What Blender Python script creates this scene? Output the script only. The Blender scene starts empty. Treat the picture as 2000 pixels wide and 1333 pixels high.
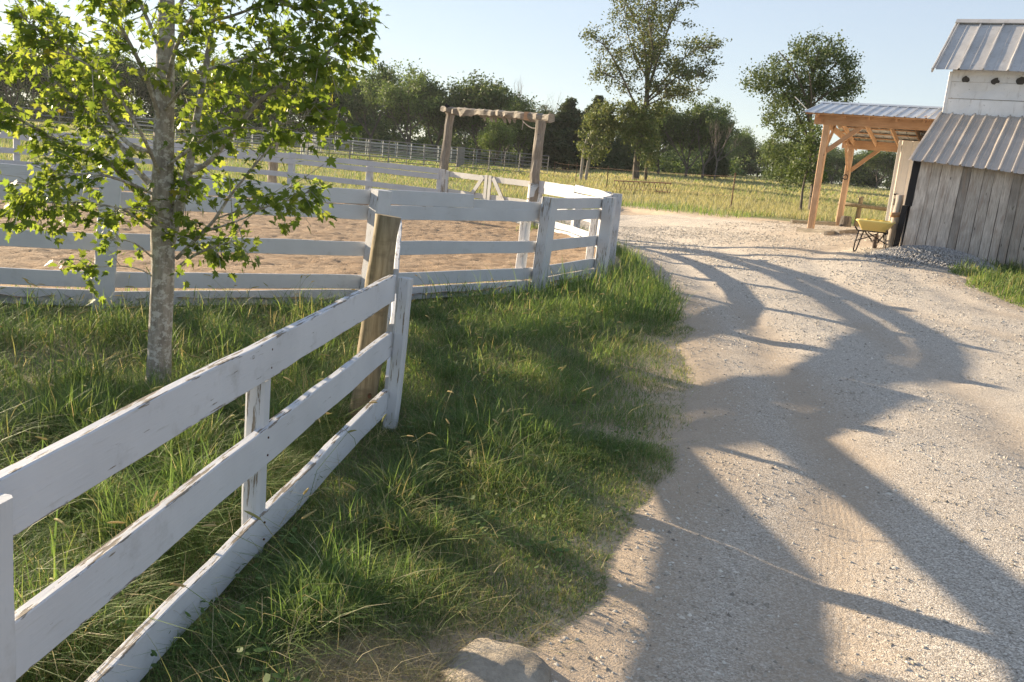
import bpy, bmesh, math, random
import numpy as np
from mathutils import Vector, Matrix, Euler

# ------------------------------------------------------------------ camera, sky, sun, exposure
scene = bpy.context.scene
F_PX, EYE, ROLL, HORIZON = 1750.0, 1.6, math.radians(5.5), 312.0
PITCH = math.atan((666.5 - HORIZON) * math.cos(ROLL) / F_PX)
SUN_AHEAD, SUN_EL = math.radians(38.0), math.radians(12.8)

cam_data = bpy.data.cameras.new('camera')
cam_data.sensor_width = 36.0
cam_data.lens = F_PX / 2000.0 * 36.0
cam_data.clip_start, cam_data.clip_end = 0.05, 3000.0
cam = bpy.data.objects.new('camera', cam_data)
scene.collection.objects.link(cam)
cam.matrix_world = (Matrix.Translation((0, 0, EYE)) @ Matrix.Rotation(math.pi / 2 - PITCH, 4, 'X')
                    @ Matrix.Rotation(ROLL, 4, 'Z'))
scene.camera = cam

world = bpy.data.worlds.new('World')
scene.world = world
world.use_nodes = True
wn = world.node_tree
sky = wn.nodes.new('ShaderNodeTexSky')
sky.sky_type = 'NISHITA'
sky.sun_disc = False
sky.sun_elevation = SUN_EL
sky.sun_rotation = -(math.pi / 2 - SUN_AHEAD)
sky.air_density, sky.dust_density, sky.ozone_density = 1.0, 0.05, 3.0
bg = wn.nodes['Background']
bg.inputs['Strength'].default_value = 0.085
hsv = wn.nodes.new('ShaderNodeHueSaturation')
hsv.inputs['Saturation'].default_value = 0.92
hsv.inputs['Value'].default_value = 1.48
hsv.inputs['Hue'].default_value = 0.515
gam = wn.nodes.new('ShaderNodeGamma')
gam.inputs['Gamma'].default_value = 0.44
wn.links.new(sky.outputs[0], gam.inputs['Color'])
wn.links.new(gam.outputs[0], hsv.inputs['Color'])
wn.links.new(hsv.outputs[0], bg.inputs['Color'])

sun_dir = Vector((math.cos(SUN_AHEAD) * math.cos(SUN_EL), -math.sin(SUN_AHEAD) * math.cos(SUN_EL), -math.sin(SUN_EL)))
sun_data = bpy.data.lights.new('sun', 'SUN')
sun_data.energy, sun_data.angle, sun_data.color = 3.9, math.radians(0.6), (1.0, 0.82, 0.58)
sun = bpy.data.objects.new('sun', sun_data)
scene.collection.objects.link(sun)
sun.rotation_euler = sun_dir.to_track_quat('-Z', 'Y').to_euler()

vs = scene.view_settings
vs.view_transform, vs.look, vs.gamma, vs.use_curve_mapping = 'Standard', 'None', 1.0, False
vs.exposure = 1.92

rng = np.random.default_rng(7)
random.seed(7)
COL = scene.collection

# ------------------------------------------------------------------ terrain function, pixel rays
PEN_C, PEN_R = np.array((-8.2, 16.5)), 10.0

def sstep(t):
    t = np.clip(t, 0, 1)
    return t * t * (3 - 2 * t)

def vnoise(x, y, s, seed=0):
    """value noise in 0..1 (numpy)"""
    x = np.asarray(x, float) / s + seed * 17.31
    y = np.asarray(y, float) / s + seed * 9.77
    xi, yi = np.floor(x).astype(np.int64), np.floor(y).astype(np.int64)
    fx, fy = x - xi, y - yi
    fx, fy = fx * fx * (3 - 2 * fx), fy * fy * (3 - 2 * fy)
    def h(a, b):
        n = (a * 374761393 + b * 668265263 + seed * 974711) & 0x7fffffff
        n = ((n ^ (n >> 13)) * 1274126177) & 0x7fffffff
        return ((n ^ (n >> 16)) & 0xffff) / 65535.0
    return ((h(xi, yi) * (1 - fx) + h(xi + 1, yi) * fx) * (1 - fy)
            + (h(xi, yi + 1) * (1 - fx) + h(xi + 1, yi + 1) * fx) * fy)

def fbm(x, y, s, seed=0, o=3):
    t, a, n = 0, 1, 0
    for i in range(o):
        t = t + a * vnoise(x, y, s / 2 ** i, seed + i)
        n += a
        a *= .5
    return t / n

def terrain(x, y):
    x, y = np.asarray(x, float), np.asarray(y, float)
    z = .62 * sstep((y - 9) / 12) * sstep((x - 2.5) / 5.5)
    z = z + .25 * sstep((y - 24) / 25) * (1 - sstep((x - 2.5) / 5.5))
    far = np.maximum(0, y - 32)
    z = z + far * (.009 + .008 * sstep((x + 5) / 40)) * np.minimum(1, far / 25) * (1 / (1 + (far / 420) ** 2))
    return z

CR, SR, CP, SP = math.cos(ROLL), math.sin(ROLL), math.cos(PITCH), math.sin(PITCH)

def ray(px, py):
    U, V = px - 1000, 666.5 - py
    u, v = U * CR - V * SR, U * SR + V * CR
    return np.array((u / F_PX, CP + v / F_PX * SP, -SP + v / F_PX * CP))

def at(px, py, Y):
    """the point of the place seen at a pixel of the photograph, Y metres ahead"""
    d = ray(px, py)
    t = Y / d[1]
    return Vector((d[0] * t, Y, EYE + d[2] * t))

def on_ground(px, py):
    d = ray(px, py)
    t = 1.0
    while t < 400:
        if EYE + d[2] * t <= terrain(d[0] * t, d[1] * t):
            break
        t += .02 + t * .001
    return Vector((d[0] * t, d[1] * t, float(terrain(d[0] * t, d[1] * t))))

def project(p):
    """photo pixel of world points (N,3) and their depth"""
    p = np.asarray(p, float)
    z = p[..., 2] - EYE
    d = p[..., 1] * CP - z * SP
    u, v = p[..., 0] / d * F_PX, (p[..., 1] * SP + z * CP) / d * F_PX
    return 1000 + u * CR + v * SR, 666.5 - (-u * SR + v * CR), d

def gz(x, y):
    return float(terrain(x, y))

# ------------------------------------------------------------------ mesh and object helpers
def mesh_np(name, V, faces, smooth=False, attrs=None):
    """faces: list of (n,k) int arrays"""
    me = bpy.data.meshes.new(name)
    V = np.ascontiguousarray(V, np.float32)
    me.vertices.add(len(V))
    me.vertices.foreach_set('co', V.ravel())
    loops = np.concatenate([f.ravel() for f in faces]).astype(np.int32)
    totals = np.concatenate([np.full(len(f), f.shape[1], np.int32) for f in faces])
    starts = np.concatenate(([0], np.cumsum(totals)[:-1])).astype(np.int32)
    me.loops.add(len(loops))
    me.loops.foreach_set('vertex_index', loops)
    me.polygons.add(len(totals))
    me.polygons.foreach_set('loop_start', starts)
    me.polygons.foreach_set('loop_total', totals)
    if smooth:
        me.polygons.foreach_set('use_smooth', np.ones(len(totals), bool))
    for k, v in (attrs or {}).items():
        v = np.ascontiguousarray(v, np.float32)
        if v.ndim == 1:
            a = me.attributes.new(k, 'FLOAT', 'POINT')
            a.data.foreach_set('value', v)
        else:
            a = me.attributes.new(k, 'FLOAT_COLOR', 'POINT')
            if v.shape[1] == 3:
                v = np.concatenate([v, np.ones((len(v), 1), np.float32)], 1)
            a.data.foreach_set('color', np.ascontiguousarray(v).ravel())
    me.update(calc_edges=True)
    return me

class MB:
    """collects tubes, boxes and polygons into one mesh"""
    def __init__(self):
        self.V, self.F = [], []
    def add(self, V, F):
        n = len(self.V)
        self.V += [tuple(v) for v in V]
        self.F += [tuple(i + n for i in f) for f in F]
    def box(self, c, size, M=None):
        c = Vector(c)
        hx, hy, hz = [s / 2 for s in size]
        vs_ = [Vector((x, y, z)) for x in (-hx, hx) for y in (-hy, hy) for z in (-hz, hz)]
        vs_ = [(M @ v if M else v) + c for v in vs_]
        self.add(vs_, [(0, 1, 3, 2), (4, 6, 7, 5), (0, 4, 5, 1), (2, 3, 7, 6), (0, 2, 6, 4), (1, 5, 7, 3)])
    def bar(self, p, q, w, t, n=(0, -1, 0)):
        """box from p to q; w across, t along the face normal n"""
        p, q, n = Vector(p), Vector(q), Vector(n)
        x = (q - p).normalized()
        z = x.cross(n).normalized()
        y = z.cross(x)
        M = Matrix((x, y, z)).transposed()
        self.box((p + q) / 2, ((q - p).length, t, w), M)
    def tube(self, pts, rad, k=6, caps=True, rough=0.0, rnd=random):
        pts = [Vector(p) for p in pts]
        if not hasattr(rad, '__len__'):
            rad = [rad] * len(pts)
        n0 = len(self.V)
        ref = None
        for i, p in enumerate(pts):
            d = (pts[min(i + 1, len(pts) - 1)] - pts[max(i - 1, 0)]).normalized()
            if ref is None:
                ref = Vector((1, 0, 0)) if abs(d.x) < .8 else Vector((0, 1, 0))
            a = (ref - d * ref.dot(d)).normalized()
            ref = a
            b = d.cross(a)
            for j in range(k):
                t = 2 * math.pi * j / k
                r = rad[i] * (1 + (rnd.uniform(-rough, rough) if rough else 0))
                self.V.append(tuple(p + (a * math.cos(t) + b * math.sin(t)) * r))
        for i in range(len(pts) - 1):
            for j in range(k):
                a, b = n0 + i * k + j, n0 + i * k + (j + 1) % k
                self.F.append((a, b, b + k, a + k))
        if caps:
            self.F.append(tuple(n0 + j for j in reversed(range(k))))
            e = n0 + (len(pts) - 1) * k
            self.F.append(tuple(e + j for j in range(k)))
    def build(self, name, mat, parent=None, smooth=False, loc=None):
        me = bpy.data.meshes.new(name)
        off = Vector(loc) if loc is not None else (parent.location if parent else Vector((0, 0, 0)))
        me.from_pydata([tuple(Vector(v) - off) for v in self.V], [], self.F)
        if smooth:
            me.polygons.foreach_set('use_smooth', np.ones(len(me.polygons), bool))
        me.update()
        return place(name, me, mat, parent, Matrix.Translation(off))

def world_of(o):
    M = o.matrix_basis.copy()
    while o.parent:
        o = o.parent
        M = o.matrix_basis @ M
    return M

def place(name, me, mat, parent=None, M=None):
    o = bpy.data.objects.new(name, me)
    if mat is not None and not me.materials:
        me.materials.append(mat)
    COL.objects.link(o)
    M = M or Matrix.Identity(4)
    if parent:
        o.parent = parent
        M = world_of(parent).inverted() @ M
    o.matrix_basis = M
    return o

def thing(name, label, cat, loc, group=None):
    o = bpy.data.objects.new(name, None)
    o.empty_display_size = .2
    COL.objects.link(o)
    o.location = loc
    return tag(o, label, cat, group)

def tag(o, label, cat, group=None):
    o['label'], o['category'] = label, cat
    if group:
        o['group'] = group
    return o

def kind(o, k):
    o['kind'] = k
    return o

def frame(p, q, n):
    """matrix with x along p-q, y along the face normal n, origin in the middle"""
    p, q, n = Vector(p), Vector(q), Vector(n)
    x = (q - p).normalized()
    z = x.cross(n).normalized()
    if z.z < -1e-6:
        z = -z
    y = z.cross(x)
    M = Matrix((x, y, z)).transposed().to_4x4()
    M.translation = (p + q) / 2
    return M

def board_mesh(L, W, T, seg=6, cham=.004, wob=.0025, seed=0, notch=None):
    """a sawn board: chamfered section, slightly uneven edges; local x runs along it"""
    r = random.Random(seed)
    V, Fc = [], []
    w, t = W / 2, T / 2
    sec = [(-t, -w + cham), (-t, w - cham), (-t + cham, w), (t - cham, w), (t, w - cham), (t, -w + cham), (t - cham, -w), (-t + cham, -w)]
    for i in range(seg + 1):
        x = -L / 2 + L * i / seg
        e1, e2, e3 = r.uniform(-wob, wob), r.uniform(-wob, wob), r.uniform(-wob, wob) * 1.5
        for (a, b) in sec:
            V.append((x, a + e3, b + (e1 if b > 0 else e2)))
    for i in range(seg):
        for j in range(8):
            a, b = i * 8 + j, i * 8 + (j + 1) % 8
            Fc.append((a, a + 8, b + 8, b))
    Fc.append(tuple(range(8)))
    Fc.append(tuple(reversed(range(seg * 8, seg * 8 + 8))))
    me = bpy.data.meshes.new('board')
    me.from_pydata(V, [], Fc)
    me.update()
    return me

_bseed = [0]
def board(name, p, q, W, T, n, mat, parent, seg=6, cham=.004, wob=.0025):
    _bseed[0] += 1
    me = board_mesh((Vector(q) - Vector(p)).length, W, T, seg, cham, wob, _bseed[0])
    return place(name, me, mat, parent, frame(p, q, n))

# ------------------------------------------------------------------ materials
class NT:
    def __init__(self, name):
        self.m = bpy.data.materials.new(name)
        self.m.use_nodes = True
        self.t = self.m.node_tree
        self.bsdf = self.t.nodes['Principled BSDF']
        self.out = self.t.nodes['Material Output']
        self.bsdf.inputs['Roughness'].default_value = .8
        self.bsdf.inputs['Specular IOR Level'].default_value = .25
    def n(self, ty, **kw):
        nd = self.t.nodes.new(ty)
        for k, v in kw.items():
            setattr(nd, k, v)
        return nd
    def link(self, a, b):
        self.t.links.new(a, b)
    def val(self, sock, v):
        if hasattr(v, 'is_output'):
            self.link(v, sock)
        else:
            sock.default_value = v
    def coord(self, which='Object', scale=(1, 1, 1), rand=True, loc=None):
        tc = self.n('ShaderNodeTexCoord')
        mp = self.n('ShaderNodeMapping')
        mp.inputs['Scale'].default_value = scale
        self.link(tc.outputs[which], mp.inputs['Vector'])
        if rand:
            oi = self.n('ShaderNodeObjectInfo')
            mu = self.n('ShaderNodeMath', operation='MULTIPLY')
            self.link(oi.outputs['Random'], mu.inputs[0])
            mu.inputs[1].default_value = 57.0
            self.link(mu.outputs[0], mp.inputs['Location'])
        return mp.outputs[0]
    def noise(self, vec, scale, detail=4, rough=.55):
        nd = self.n('ShaderNodeTexNoise')
        nd.inputs['Scale'].default_value = scale
        nd.inputs['Detail'].default_value = detail
        nd.inputs['Roughness'].default_value = rough
        self.link(vec, nd.inputs['Vector'])
        return nd.outputs['Fac']
    def voro(self, vec, scale, feature='F1', out='Distance'):
        nd = self.n('ShaderNodeTexVoronoi', feature=feature)
        nd.inputs['Scale'].default_value = scale
        self.link(vec, nd.inputs['Vector'])
        return nd.outputs[out]
    def ramp(self, fac, stops, interp='LINEAR'):
        nd = self.n('ShaderNodeValToRGB')
        nd.color_ramp.interpolation = interp
        el = nd.color_ramp.elements
        while len(el) < len(stops):
            el.new(.5)
        for e, (p, c) in zip(el, stops):
            e.position = p
            e.color = (*c, 1) if len(c) == 3 else c
        self.link(fac, nd.inputs[0])
        return nd.outputs[0]
    def mask(self, fac, a, b):
        nd = self.n('ShaderNodeMapRange')
        nd.inputs['From Min'].default_value = a
        nd.inputs['From Max'].default_value = b
        self.link(fac, nd.inputs['Value'])
        return nd.outputs[0]
    def mix(self, fac, a, b, mode='MIX'):
        nd = self.n('ShaderNodeMix', data_type='RGBA', blend_type=mode)
        self.val(nd.inputs[0], fac)
        for s, v in ((nd.inputs[6], a), (nd.inputs[7], b)):
            self.val(s, v if hasattr(v, 'is_output') else (*v, 1))
        return nd.outputs[2]
    def math(self, op, a, b=0.0):
        nd = self.n('ShaderNodeMath', operation=op)
        self.val(nd.inputs[0], a)
        self.val(nd.inputs[1], b)
        return nd.outputs[0]
    def attr(self, name, out='Color'):
        nd = self.n('ShaderNodeAttribute', attribute_name=name)
        return nd.outputs[out]
    def rand(self):
        return self.n('ShaderNodeObjectInfo').outputs['Random']
    def bump(self, h, strength=.5, dist=.01):
        nd = self.n('ShaderNodeBump')
        nd.inputs['Strength'].default_value = strength
        nd.inputs['Distance'].default_value = dist
        self.link(h, nd.inputs['Height'])
        self.link(nd.outputs[0], self.bsdf.inputs['Normal'])
    def color(self, c):
        self.val(self.bsdf.inputs['Base Color'], c if hasattr(c, 'is_output') else (*c, 1))
    def set(self, **kw):
        for k, v in kw.items():
            self.val(self.bsdf.inputs[k.replace('_', ' ')], v)
        return self

def mat_white_wood(name, peel=.5, tint=(.58, .585, .60)):
    m = NT(name)
    v = m.coord('Object', (1, 1, 1))
    g = m.coord('Object', (2.2, 26, 26))
    grain = m.noise(g, 3.0, 5, .6)
    blot = m.noise(v, 2.2, 4)
    paint = m.mix(m.mask(blot, .35, .75), tint, tuple(c * f for c, f in zip(tint, (.86, .86, .86))))
    paint = m.mix(m.mask(grain, .62, .80), paint, (.42, .42, .41))
    dirtn = m.noise(v, 6.0, 5, .7)
    paint = m.mix(m.math('MULTIPLY', m.mask(dirtn, .58, .8), .45), paint, (.25, .24, .21))
    # peeled streaks: more along the long edges of the board
    tc = m.n('ShaderNodeTexCoord')
    sp = m.n('ShaderNodeSeparateXYZ')
    m.link(tc.outputs['Generated'], sp.inputs[0])
    e = m.math('ABSOLUTE', m.math('SUBTRACT', sp.outputs['Z'], .5))
    edge = m.mask(e, .40, .5)
    streak = m.noise(m.coord('Object', (3.2, 34, 34)), 2.2, 5, .65)
    patch = m.noise(v, 1.7, 3)
    s = m.math('ADD', m.math('ADD', streak, m.math('MULTIPLY', edge, .20)), m.math('MULTIPLY', m.math('SUBTRACT', patch, .5), .35))
    pm = m.mask(s, .80 - .12 * peel, .83 - .12 * peel)
    bare = m.mix(grain, (.13, .105, .08), (.34, .29, .23))
    m.color(m.mix(pm, paint, bare))
    h = m.math('ADD', m.math('MULTIPLY', grain, .5), m.math('MULTIPLY', pm, -.8))
    m.bump(h, .6, .004)
    m.set(Roughness=.62)
    return m.m

def mat_wood(name, dark, light, var=.25, grain_scale=(2, 26, 26), axis='X', knots=True, stain=None, rough=.8):
    m = NT(name)
    g = m.noise(m.coord('Object', grain_scale), 3.0, 6, .62)
    b = m.noise(m.coord('Object', (1, 1, 1)), 2.5, 4)
    c = m.mix(m.mask(g, .3, .72), dark, light)
    c = m.mix(m.math('MULTIPLY', m.mask(b, .4, .75), .55), c, tuple(x * .55 for x in dark))
    hs = m.n('ShaderNodeHueSaturation')
    rv = m.n('ShaderNodeMapRange')
    m.link(m.rand(), rv.inputs['Value'])
    rv.inputs['To Min'].default_value = 1 - var
    rv.inputs['To Max'].default_value = 1 + var
    m.link(rv.outputs[0], hs.inputs['Value'])
    m.link(c, hs.inputs['Color'])
    c = hs.outputs[0]
    if stain:
        sn = m.noise(m.coord('Object', (1.2, 9, 9)), 2.0, 4)
        c = m.mix(m.math('MULTIPLY', m.mask(sn, .5, .7), .7), c, stain)
    if knots:
        k = m.voro(m.coord('Object', (1.6, 5, 5)), 1.3)
        c = m.mix(m.mask(k, .09, .05), c, tuple(x * .35 for x in dark))
    m.color(c)
    m.bump(g, .7, .006)
    m.set(Roughness=rough)
    return m.m

def mat_metal(name, base, rust=(.25, .14, .07), rust_amt=.2, metallic=.55, rough=.45, spots=False):
    m = NT(name)
    v = m.coord('Object')
    a = m.noise(v, 1.6, 5, .6)
    b = m.noise(m.coord('Object', (1, 1, .25)), 9.0, 5, .65)
    c = m.mix(m.mask(a, .3, .75), base, tuple(x * .75 for x in base))
    c = m.mix(m.math('MULTIPLY', m.mask(b, .62 - .12 * rust_amt, .82), min(1, rust_amt * 2)), c, rust)
    if spots:
        sp = m.noise(v, 14, 3, .6)
        c = m.mix(m.math('MULTIPLY', m.mask(sp, .66, .74), .6), c, (.10, .09, .08))
    m.color(c)
    m.bump(a, .25, .02)
    m.set(Metallic=metallic, Roughness=rough)
    return m.m

def mat_plain(name, c, rough=.7, var=.15, metallic=0.0, scale=12):
    m = NT(name)
    a = m.noise(m.coord('Object'), scale, 4)
    m.color(m.mix(a, tuple(x * (1 - var) for x in c), tuple(min(1, x * (1 + var)) for x in c)))
    m.set(Roughness=rough, Metallic=metallic)
    return m.m

def mat_leaf(name, trans=.45, sat=1.0, rough=.5, attr='tint', bright=1.0, tcol=(1.25, 1.2, .75)):
    """thin leaf: diffuse with light shining through; colour from the leaf's own tint"""
    m = NT(name)
    c = m.attr(attr)
    if bright != 1.0:       # every tree a little lighter or darker than the next
        mr_ = m.n('ShaderNodeMapRange')
        m.link(m.rand(), mr_.inputs['Value'])
        mr_.inputs['To Min'].default_value, mr_.inputs['To Max'].default_value = .70, 1.45
        sc_n = m.n('ShaderNodeVectorMath', operation='SCALE')
        m.link(c, sc_n.inputs[0])
        m.link(mr_.outputs[0], sc_n.inputs['Scale'])
        c = sc_n.outputs[0]
    m.color(c)
    m.set(Roughness=rough)
    m.bsdf.inputs['Specular IOR Level'].default_value = .2
    tr = m.n('ShaderNodeBsdfTranslucent')
    m.link(m.mix(1.0, c, tcol, 'MULTIPLY'), tr.inputs['Color'])
    ms = m.n('ShaderNodeMixShader')
    ms.inputs[0].default_value = trans
    m.link(m.bsdf.outputs[0], ms.inputs[1])
    m.link(tr.outputs[0], ms.inputs[2])
    m.link(ms.outputs[0], m.out.inputs['Surface'])
    return m.m

def mat_bark(name, a, b, lichen=None, scale=1.0):
    m = NT(name)
    g = m.noise(m.coord('Object', (10 * scale, 10 * scale, 2.5 * scale)), 2.2, 6, .65)
    c = m.mix(m.mask(g, .3, .7), a, b)
    if lichen:
        l = m.noise(m.coord('Object', (4 * scale, 4 * scale, 5 * scale)), 4.0, 6, .7)
        c = m.mix(m.math('MULTIPLY', m.mask(l, .50, .58), .75), c, lichen)
    m.color(c)
    m.bump(g, .9, .015 / scale)
    m.set(Roughness=.9)
    return m.m

DIRT_A, DIRT_B = (.54, .425, .31), (.43, .335, .24)

def mat_gravel(name, edge_attr=True, pale=1.0):
    m = NT(name)
    v = m.coord('Object', rand=False)
    cell = m.voro(v, 150, out='Color')
    sep = m.n('ShaderNodeSeparateColor')
    m.link(cell, sep.inputs[0])
    dist = m.voro(v, 150)
    stone = m.ramp(sep.outputs[0], [(0, (.20 * pale, .175 * pale, .145 * pale)), (.3, (.32 * pale, .28 * pale, .235 * pale)), (.7, (.43 * pale, .385 * pale, .325 * pale)), (1, (.60 * pale, .55 * pale, .48 * pale))])
    fine = m.noise(v, 160, 4, .7)
    big = m.noise(v, .5, 6, .62)
    mid = m.noise(v, 5.0, 5, .65)
    dirt = m.mix(mid, DIRT_B, DIRT_A)
    dirt = m.mix(m.mask(fine, .35, .7), m.mix(1.0, dirt, (.75, .75, .75), 'MULTIPLY'), dirt)
    d = m.math('ADD', m.math('MULTIPLY', m.mask(big, .48, .75), .4), m.attr('dirt', 'Fac')) if edge_attr else m.mask(big, .45, .8)
    d = m.math('ADD', d, m.math('MULTIPLY', m.math('SUBTRACT', m.noise(v, 45, 4, .7), .5), 1.6))
    d = m.math('MAXIMUM', m.math('MINIMUM', d, 1.0), 0.0)
    c = m.mix(m.math('MULTIPLY', d, .9), stone, dirt)
    m.color(c)
    h = m.math('ADD', m.math('MULTIPLY', m.math('SUBTRACT', sep.outputs[1], dist), .5), m.math('MULTIPLY', fine, .9))
    h = m.math('MULTIPLY', h, m.math('SUBTRACT', 1.1, m.math('MULTIPLY', d, .7)))
    h = m.math('ADD', h, m.math('MULTIPLY', m.noise(v, 22, 5, .7), 1.2))
    if edge_attr:
        ac = m.attr('across', 'Fac')
        wav = m.math('SINE', m.math('MULTIPLY', m.math('ADD', ac, m.math('MULTIPLY', m.noise(v, .8, 1), .05)), 210.0))
        b1 = m.math('SUBTRACT', 1.0, m.mask(m.math('ABSOLUTE', m.math('SUBTRACT', ac, .78)), .08, .16))
        b2 = m.math('SUBTRACT', 1.0, m.mask(m.math('ABSOLUTE', m.math('SUBTRACT', ac, 2.3)), .08, .16))
        tk = m.math('MULTIPLY', m.math('ADD', b1, b2), m.math('MULTIPLY', m.mask(m.noise(v, .5, 3), .25, .6), .8))
        h = m.math('ADD', h, m.math('MULTIPLY', m.math('MULTIPLY', wav, tk), .11))
    m.bump(h, .7, .007)
    m.set(Roughness=.95)
    return m.m

def mat_soil():
    m = NT('ground_soil')
    v = m.coord('Object', rand=False)
    a = m.noise(v, 5, 5)
    fine = m.noise(v, 60, 4)
    dirt = m.mix(a, DIRT_B, DIRT_A)
    thatch = m.mix(fine, (.09, .085, .045), (.24, .21, .12))
    field = m.mix(m.noise(v, .25, 4), (.20, .20, .09), (.31, .28, .14))
    field = m.mix(m.mask(fine, .3, .7), field, (.15, .17, .065))
    c = m.mix(m.attr('bare', 'Fac'), thatch, dirt)
    c = m.mix(m.attr('field', 'Fac'), c, field)
    m.color(c)
    m.bump(m.math('ADD', m.math('MULTIPLY', fine, .6), a), .8, .03)
    m.set(Roughness=.95)
    return m.m

def mat_sand():
    m = NT('arena_sand')
    v = m.coord('Object', rand=False)
    a = m.noise(v, 1.2, 5)
    b = m.noise(v, 14, 5, .65)
    c = m.mix(m.mask(a, .3, .7), (.31, .212, .132), (.39, .282, .185))
    c = m.mix(m.math('MULTIPLY', m.mask(b, .5, .75), .6), c, (.27, .175, .11))
    m.color(c)
    m.bump(m.math('ADD', b, m.noise(v, 40, 4, .7)), .9, .03)
    m.set(Roughness=.95)
    return m.m

def mat_rock():
    m = NT('half_buried_stone')
    v = m.coord('Object')
    a, b = m.noise(v, 7, 6, .7), m.noise(v, 60, 5, .7)
    c = m.mix(m.mask(a, .35, .65), (.26, .22, .17), (.44, .38, .30))
    m.color(m.mix(m.math('MULTIPLY', m.mask(b, .5, .7), .5), c, (.22, .19, .15)))
    m.bump(m.math('ADD', a, m.math('MULTIPLY', b, .5)), .9, .02)
    m.set(Roughness=.95)
    return m.m

M = {}
M['white'] = mat_white_wood('white_fence_paint', .35)
M['white_worn'] = mat_white_wood('worn_white_gate_paint', .95, (.62, .625, .65))
M['white_old'] = mat_white_wood('old_white_paint', 1.3, (.60, .59, .56))
M['post_treated'] = mat_wood('treated_post_wood', (.17, .13, .075), (.37, .30, .19), .1, (14, 14, 1.2), stain=(.14, .11, .07))
M['old_log'] = mat_wood('weathered_log', (.20, .17, .135), (.45, .40, .33), .15, (2, 16, 16))
M['old_log_z'] = mat_wood('weathered_upright_log', (.18, .155, .125), (.40, .355, .30), .15, (16, 16, 2))
M['barn_plank'] = mat_wood('weathered_barn_plank', (.36, .315, .28), (.68, .63, .575), .36, (1.6, 22, 22), stain=(.32, .25, .205))
M['pine'] = mat_wood('new_pine', (.40, .25, .15), (.58, .40, .26), .12, (1.5, 18, 18))
M['pine_x'] = mat_wood('new_pine_beam', (.36, .21, .12), (.52, .34, .21), .15, (1.5, 18, 18))
M['roof_old'] = mat_metal('old_tin_roof', (.56, .54, .52), (.32, .27, .23), .45, .1, .6, spots=True)
M['roof_rib'] = mat_metal('ribbed_tin_roof', (.54, .48, .42), (.38, .30, .23), .45, .12, .55)
M['roof_new'] = mat_metal('galvalume_roof', (.62, .65, .68), (.5, .5, .5), .1, .6, .38)
M['tin_white'] = mat_metal('white_tin_wall', (.85, .85, .85), (.40, .37, .34), .45, .1, .5, spots=True)
M['steel_white'] = mat_metal('white_steel_siding', (.78, .75, .69), (.6, .58, .5), .05, .0, .5)
M['black'] = mat_plain('black_tar_paper', (.02, .02, .023), .7)
M['dark_hole'] = mat_plain('dark_stained_tin', (.07, .065, .06), .8, .5, 0, 30)
M['pipe'] = mat_metal('corral_pipe', (.26, .25, .24), (.16, .09, .05), .5, .3, .6)
M['pipe_pale'] = mat_metal('pale_corral_pipe', (.52, .52, .50), (.3, .25, .2), .2, .3, .5)
M['rust'] = mat_metal('rusty_steel', (.13, .07, .045), (.22, .10, .05), .8, .2, .8)
M['tray'] = mat_plain('yellow_plastic_tray', (.88, .68, .23), .45, .06)
M['feed'] = mat_plain('yellow_feed', (.72, .47, .08), .9, .4, 0, 60)
M['frame_black'] = mat_plain('black_steel_tube', (.025, .02, .02), .45)
M['rubber'] = mat_plain('dusty_rubber_tyre', (.10, .08, .07), .9)
M['gravel'] = mat_gravel('road_gravel', True, 1.36)
M['soil'] = mat_soil()
M['sand'] = mat_sand()
M['grass'] = mat_leaf('grass_blade', .42, rough=.6)
M['seed'] = mat_leaf('foxtail_seed', .3, rough=.8)
M['leaf'] = mat_leaf('maple_leaf', .60, rough=.42, tcol=(1.5, 1.4, .7))
M['foliage'] = mat_leaf('tree_foliage', .28, rough=.6, bright=.9)
M['maple_bark'] = mat_bark('maple_bark', (.17, .15, .125), (.40, .36, .31), (.58, .56, .52), 1.4)
M['bark'] = mat_bark('tree_bark', (.07, .058, .048), (.17, .145, .12), None, .5)
M['bark_pale'] = mat_bark('bare_tree_bark', (.24, .21, .18), (.42, .38, .34), None, .5)
M['stone'] = mat_rock()

# ------------------------------------------------------------------ zones: road outline
def gxy(px, py):
    p = on_ground(px, py)
    return (p.x, p.y)

ROAD_LEFT = [(-.6, -3), (-.35, 1.2), (.02, 2.35), (.52, 3.2), (.92, 4.3), (1.27, 5.6), (1.58, 7.3), (1.88, 9.2), (2.02, 11), (2.12, 13), (2.2, 15),
             (2.2, 17.4), (1.95, 19.4), (1.3, 21.6), (.4, 23.6), (-1.2, 25.6), (-3.2, 27.4), (-3.4, 30.0)]
ROAD_FAR = [(-1.0, 30.0), (1.5, 30.4)] + [gxy(1215, 404), gxy(1300, 414), gxy(1400, 424), gxy(1480, 430), gxy(1560, 438), gxy(1640, 443), gxy(1700, 446)]
ROAD_POLY = np.array(ROAD_LEFT + ROAD_FAR + [(18, 24), (30, 22), (30, -3)])
PATCH_POLY = np.array([gxy(1840, 522), gxy(1880, 545), gxy(1905, 562), gxy(1960, 590), gxy(2060, 618), gxy(2200, 640), gxy(2200, 560), gxy(2020, 524), gxy(1930, 516)])

def inside(poly, x, y):
    x, y = np.asarray(x, float), np.asarray(y, float)
    r = np.zeros(x.shape, bool)
    n = len(poly)
    for i in range(n):
        x1, y1 = poly[i]
        x2, y2 = poly[(i + 1) % n]
        c = ((y1 > y) != (y2 > y)) & (x < (x2 - x1) * (y - y1) / (y2 - y1 + 1e-12) + x1)
        r ^= c
    return r

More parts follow.
